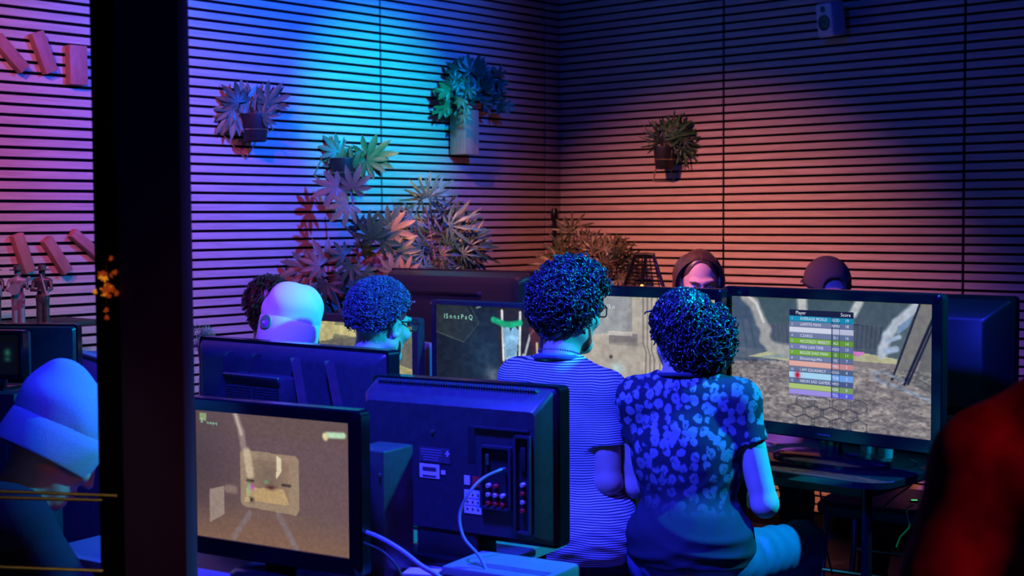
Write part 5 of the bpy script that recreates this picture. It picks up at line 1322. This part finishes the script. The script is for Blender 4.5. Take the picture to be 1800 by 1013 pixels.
# ------------------------------------------------------------------ left corner: sideboard, televisions, chair
sbz = P(120, 684, 4.25).z
e1 = P(60, 690, 4.2)
tsb = thing('sideboard', 'dark sideboard with a pale top edge behind the window', 'cabinet', (e1.x - .22, e1.y + .10, 0), R(-8))
MB().box((0, 0, sbz / 2 - .012), (.95, .34, sbz - .024), .004).build('body', mat('dark_cabinet', (.02, .018, .018), .6, var=.2), tsb)
MB().box((0, -.01, sbz - .012), (.98, .38, .022), .003).build('top', mat('warm_veneer', (.34, .22, .16), .5, var=.15, scale=15), tsb)
for sx in (-1, 1):
    dd = MB().box((sx * .235, -.178, sbz / 2 - .02), (.45, .018, sbz - .08), .003).build('door', mat('dark_door', (.026, .022, .022), .5, var=.2), tsb)
    MB().tube([(sx * .04, -.195, sbz * .6), (sx * .04, -.195, sbz * .6 + .12)], .005, 8).build('handle', chrome, dd)
cT = P(58, 625, 4.2)
t11 = thing('television', 'dark television back standing in front of the figurines', 'television', (cT.x - .09, cT.y + .02, sbz), R(-6))
h11 = P(100, 570, 4.2).z - sbz
MB().prism(rrect(.46, h11 - .02, .01, 3, 0, h11 / 2 + .01), .03).build('front_frame', gloss, t11)
MB().loft([mk(rrect(.45, h11 - .03, .01, 3, 0, h11 / 2 + .01), 0), mk(rrect(.44, h11 - .04, .01, 3, 0, h11 / 2 + .01), -.012), mk(rrect(.26, h11 - .12, .01, 3, -.03, h11 / 2 - .015), -.045)]).build('back_shell', matte, t11)
MB().box((0, .0, .008), (.22, .14, .014), .004).build('stand_base', gloss, t11)
cT2 = P(8, 625, 3.55)
ped = P(8, 665, 3.55).z
t12 = thing('monitor', 'small dark monitor at the left picture edge with a faint green glow', 'monitor', (cT2.x - .05, cT2.y, ped - .03), R(-10))
p12 = Pic(60, 40, (.03, .04, .05)); p12.glow(.82, .45, .05, .1, (.16, .42, .36), .9); p12.glow(.82, .62, .05, .06, (.12, .36, .34), .8)
frame_ring(.21, .125, .185, .10, 0, .03, .09, .008).build('bezel', gloss, t12); p12.mesh('screen', .185, .10, .006, SCR, t12, .09)
MB().prism(rrect(.20, .115, .006, 2, 0, .09), .02, Matrix.Translation((0, .028, 0))).build('back_shell', matte, t12)
MB().box((0, .03, .015), (.06, .05, .03), .004).box((0, .03, .004), (.12, .09, .008), .002).build('stand', gloss, t12)
tpd = thing('side_cabinet', 'narrow dark cabinet carrying the small monitor at the left edge', 'cabinet', (cT2.x - .05, cT2.y + .04, 0), R(-10))
MB().box((0, 0, (ped - .03) / 2), (.26, .22, ped - .03), .004).build('body', mat('black_cabinet', (.012, .012, .014), .6, var=.2), tpd)
MB().box((0, -.113, (ped - .03) / 2), (.22, .006, ped - .13), .002).build('door', matte_lo, tpd)
# blue plastic chair by the wall
cc_ = P(152, 640, 4.75); tpc = thing('plastic_chair', 'blue moulded plastic chair back beside the dark post', 'chair', (cc_.x + .02, cc_.y, 0), R(-20))
bl_pl = mat('blue_plastic', (.10, .25, .50), .35, var=.08)
zc_ = P(160, 613, 4.75).z
def shell(w0, zlo, zhi, y0, y1, bulge, th=.012):
    rings = []
    for i in range(9):
        t_ = i / 8; z = zlo + (zhi - zlo) * t_; wd = w0 * (1 - .35 * max(0, t_ - .6) ** 2 / .16); y = y0 + (y1 - y0) * t_
        rings.append([(x_ := wd * (k / 8 - .5), y + bulge * (1 - (2 * k / 8 - 1) ** 2), z) for k in range(9)])
    mb = MB(); fr = [[mb.bm.verts.new(Vector(p)) for p in r] for r in rings]; bk = [[mb.bm.verts.new(Vector(p) + Vector((0, th, 0))) for p in r] for r in rings]
    for i in range(8):
        for k in range(8):
            mb.bm.faces.new((fr[i][k], fr[i][k + 1], fr[i + 1][k + 1], fr[i + 1][k])); mb.bm.faces.new((bk[i][k], bk[i + 1][k], bk[i + 1][k + 1], bk[i][k + 1]))
    for i in range(8):
        mb.bm.faces.new((fr[i][0], fr[i + 1][0], bk[i + 1][0], bk[i][0])); mb.bm.faces.new((fr[i][8], bk[i][8], bk[i + 1][8], fr[i + 1][8]))
    for k in range(8):
        mb.bm.faces.new((fr[0][k], bk[0][k], bk[0][k + 1], fr[0][k + 1])); mb.bm.faces.new((fr[8][k], fr[8][k + 1], bk[8][k + 1], bk[8][k]))
    return mb
shell(.30, .62, zc_, 0, -.05, -.04).build('backrest', bl_pl, tpc)
MB().tube([(-.14, -.03, .63), (-.155, -.055, .8), (-.12, -.062, zc_ - .03), (0, -.09, zc_), (.12, -.062, zc_ - .03), (.155, -.055, .8), (.14, -.03, .63)], .012, 8).build('back_rim', bl_pl, tpc)
MB().box((0, .20, .60), (.36, .36, .025), .01).build('seat', bl_pl, tpc)
for sx in (-1, 1):
    for yy in (.04, .36): MB().tube([(sx * .18, yy, 0), (sx * .15, yy, .59)], .011, 8).build('leg', chrome, tpc)

# ------------------------------------------------------------------ bars and glowing leaves standing in for reflections in the window
streak_m = mat('reflection_gold', (.55, .42, .16), .3, .9, var=.1)  # metal bars added in place of golden reflections in the glass
for lab, a, b in (('upper brass rail across the lower window pane', (-140, 859), (205, 872)), ('middle thin brass rail just below the upper one', (-140, 871), (180, 880)), ('lowest brass rail at the bottom of the window pane', (-140, 992), (182, 1004))):  # these rails are bars added in place of golden reflections in the glass
    pa, pb = P(*a, 2.585), P(*b, 2.585); o = MB().tube([(0, 0, 0), pb - pa], .0035, 8).build('reflection_bar', streak_m); o.location = pa; tag(o, lab, 'rail', 'brass rails on the window')  # stand-ins for reflections, no real brass rails
amber = mat('amber_glow_leaf', (.5, .2, .03), .5, emit=(1, .33, .02), estr=.55); ember = mat('red_glow_leaf', (.4, .08, .02), .5, emit=(.7, .09, .01), estr=.3)  # emission imitates an orange reflection in the glass; no lamp here
go_ = P(186, 500, 2.56); tg = root_at('leaf_reflection', 'amber lit leaf ornament hanging on the black window frame', go_, None, 'ornament')  # leaf cluster added in place of a reflection in the glass, no real ornament
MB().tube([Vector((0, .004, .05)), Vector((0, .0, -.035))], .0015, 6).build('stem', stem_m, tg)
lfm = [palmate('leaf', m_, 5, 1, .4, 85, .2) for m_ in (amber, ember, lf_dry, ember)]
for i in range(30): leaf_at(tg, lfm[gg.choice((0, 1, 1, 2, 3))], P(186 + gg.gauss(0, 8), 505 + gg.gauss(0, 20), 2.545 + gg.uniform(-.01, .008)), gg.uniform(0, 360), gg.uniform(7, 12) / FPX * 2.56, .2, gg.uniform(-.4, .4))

# ------------------------------------------------------------------ consoles, cables and small things
def cable(label, pts, r=.0035, m_=None, plug=None):
    t = MB().tube(smooth_path(pts, 8), r, 8).build('cable', m_ or blk_cable); return tag(t, label, 'cable', 'cables around the tables')
blk_cable = mat('black_cable', (.02, .02, .024), .45, var=.1); grey_cable = mat('grey_cable', (.16, .19, .22), .45, var=.1); vio_cable = mat('pale_cable', (.25, .2, .4), .45, var=.1); yel_cable = mat('yellow_green_cable', (.45, .45, .12), .5, var=.1)
jk = Matrix.Translation(t3.location) @ Matrix.Rotation(t3.rotation_euler.z, 4, 'Z')
j0 = jk @ Vector((.172, -.084, zc3 + .004))
cable('grey cable plugged into the television with connectors', [j0, j0 + Vector((-.014, -.028, .0)), P(880, 826, 3.16), P(848, 842, 3.13), P(824, 868, 3.11), P(808, 905, 3.10), P(815, 945, 3.08), P(842, 978, 3.05), P(856, 1010, 3.02), P(862, 1060, 3.0)], .0034, grey_cable)
cable('thick pale violet cable beside the front monitor', [P(640, 935, 3.10), P(668, 946, 3.02), P(705, 968, 2.98), P(740, 995, 2.96), P(775, 1018, 2.95), P(800, 1060, 2.95)], .0055, vio_cable)
cable('thin dark cable curling under the front monitor', [P(640, 955, 3.05), P(672, 970, 3.0), P(700, 1000, 2.97), P(712, 1040, 2.96)], .003, blk_cable)
for lab, x0 in (('left cable hanging below the glossy black table', 1412), ('middle cable hanging below the glossy black table', 1424), ('right cable hanging below the glossy black table', 1440)):
    cable(lab, [P(x0, 842, 4.55), P(x0 + gg.uniform(-6, 6), 880, 4.56), P(x0 + gg.uniform(2, 14), 920, 4.56), P(x0 + gg.uniform(5, 22), 955, 4.58), P(x0 + gg.uniform(10, 40), 1010, 4.6)], .003)
cable('yellow-green cable hanging from the right end of the glossy black table', [P(1606, 888, 4.5), P(1594, 896, 4.5), P(1598, 925, 4.5), P(1582, 945, 4.5), P(1575, 962, 4.5)], .0032, yel_cable)
cable('black cable looping off the right end of the glossy black table', [P(1600, 808, 4.42), P(1612, 818, 4.44), P(1604, 850, 4.46), P(1570, 876, 4.5), P(1540, 905, 4.52)], .003)
cn = P(905, 1000, 3.06); tcn = thing('game_console', 'pale game console lying in front of the television with connectors', 'console', (cn.x - .01, cn.y + .01, .671), R(-29))
cm_ = mat('pale_grey_plastic', (.16, .18, .18), .4, var=.06)
MB().box((0, 0, .038), (.26, .17, .062), .010).build('case_body', cm_, tcn)
for k in range(3): MB().box((.02, -.05 + k * .012, .0695), (.20, .003, .003), .001).build('ridge', cm_, tcn)
MB().box((-.06, -.086, .042), (.12, .003, .018), .001).build('disc_slot', matte_lo, tcn)
for sx in (-1, 1): MB().box((sx * .10, 0, .004), (.02, .14, .009), .002).build('foot', matte_lo, tcn)
cb2 = P(742, 950, 3.22); tbx = thing('game_case', 'pale flat game case beside the stand of the television with connectors', 'box', (cb2.x, cb2.y, .671), R(-12))
MB().box((0, 0, .008), (.085, .06, .014), .002).build('case_shell', cm_, tbx); MB().box((0, 0, .0155), (.080, .055, .001)).build('cover_sheet', paper, tbx, False)
wc = P(752, 612, 5.56); twc = thing('game_console', 'narrow white upright console with ports between two monitors', 'console', (wc.x, wc.y, .711), R(-60))
MB().box((0, 0, .15), (.10, .034, .30), .006).build('case_body', mat('grey_white_plastic', (.22, .22, .24), .45, var=.08), twc)
for k in range(5): MB().box((-.0515, 0, .24 - k * .04), (.003, .014, .016), .001).build('port', matte_lo, twc)
MB().box((-.0515, 0, .278), (.003, .030, .026), .001).build('top_label', mat('violet_label', (.35, .2, .4), .6, var=.1), twc)
# small items by the big television's foot
for lab, px, d in (('left pale drinking glass reflected on the glossy black table', 1526, 4.62), ('right pale drinking glass reflected on the glossy black table', 1556, 4.60)):
    g0 = P(px, 810, d); tgl = thing('tumbler', lab, 'glass', (g0.x, g0.y, .706), 0, 'tumblers on the glossy table')
    MB().lathe([(.001, .003), (.024, .003), (.024, 0), (.028, .085), (.026, .085), (.022, .006), (.001, .006)], n=20, caps=False).build('tumbler_wall', mat('frosted_tumbler', (.30, .34, .36), .35, var=.05), tgl)
    MB().lathe([(.001, .06), (.0245, .06)], n=20, caps=False).build('drink', mat('pale_drink', (.4, .5, .5), .2, var=.05), tgl)
ge = P(1607, 882, 4.52); tge = thing('cable_plug', 'small plug with a green light below the table end', 'plug', ge, 0)
MB().box((0, 0, 0), (.026, .012, .008), .002).build('plug_body', matte_lo, tge); MB().box((0, -.001, .005), (.02, .008, .003), .001).build('indicator', mat('green_indicator', (.1, .6, .2), .4, emit=(.1, .8, .25), estr=.8), tge)
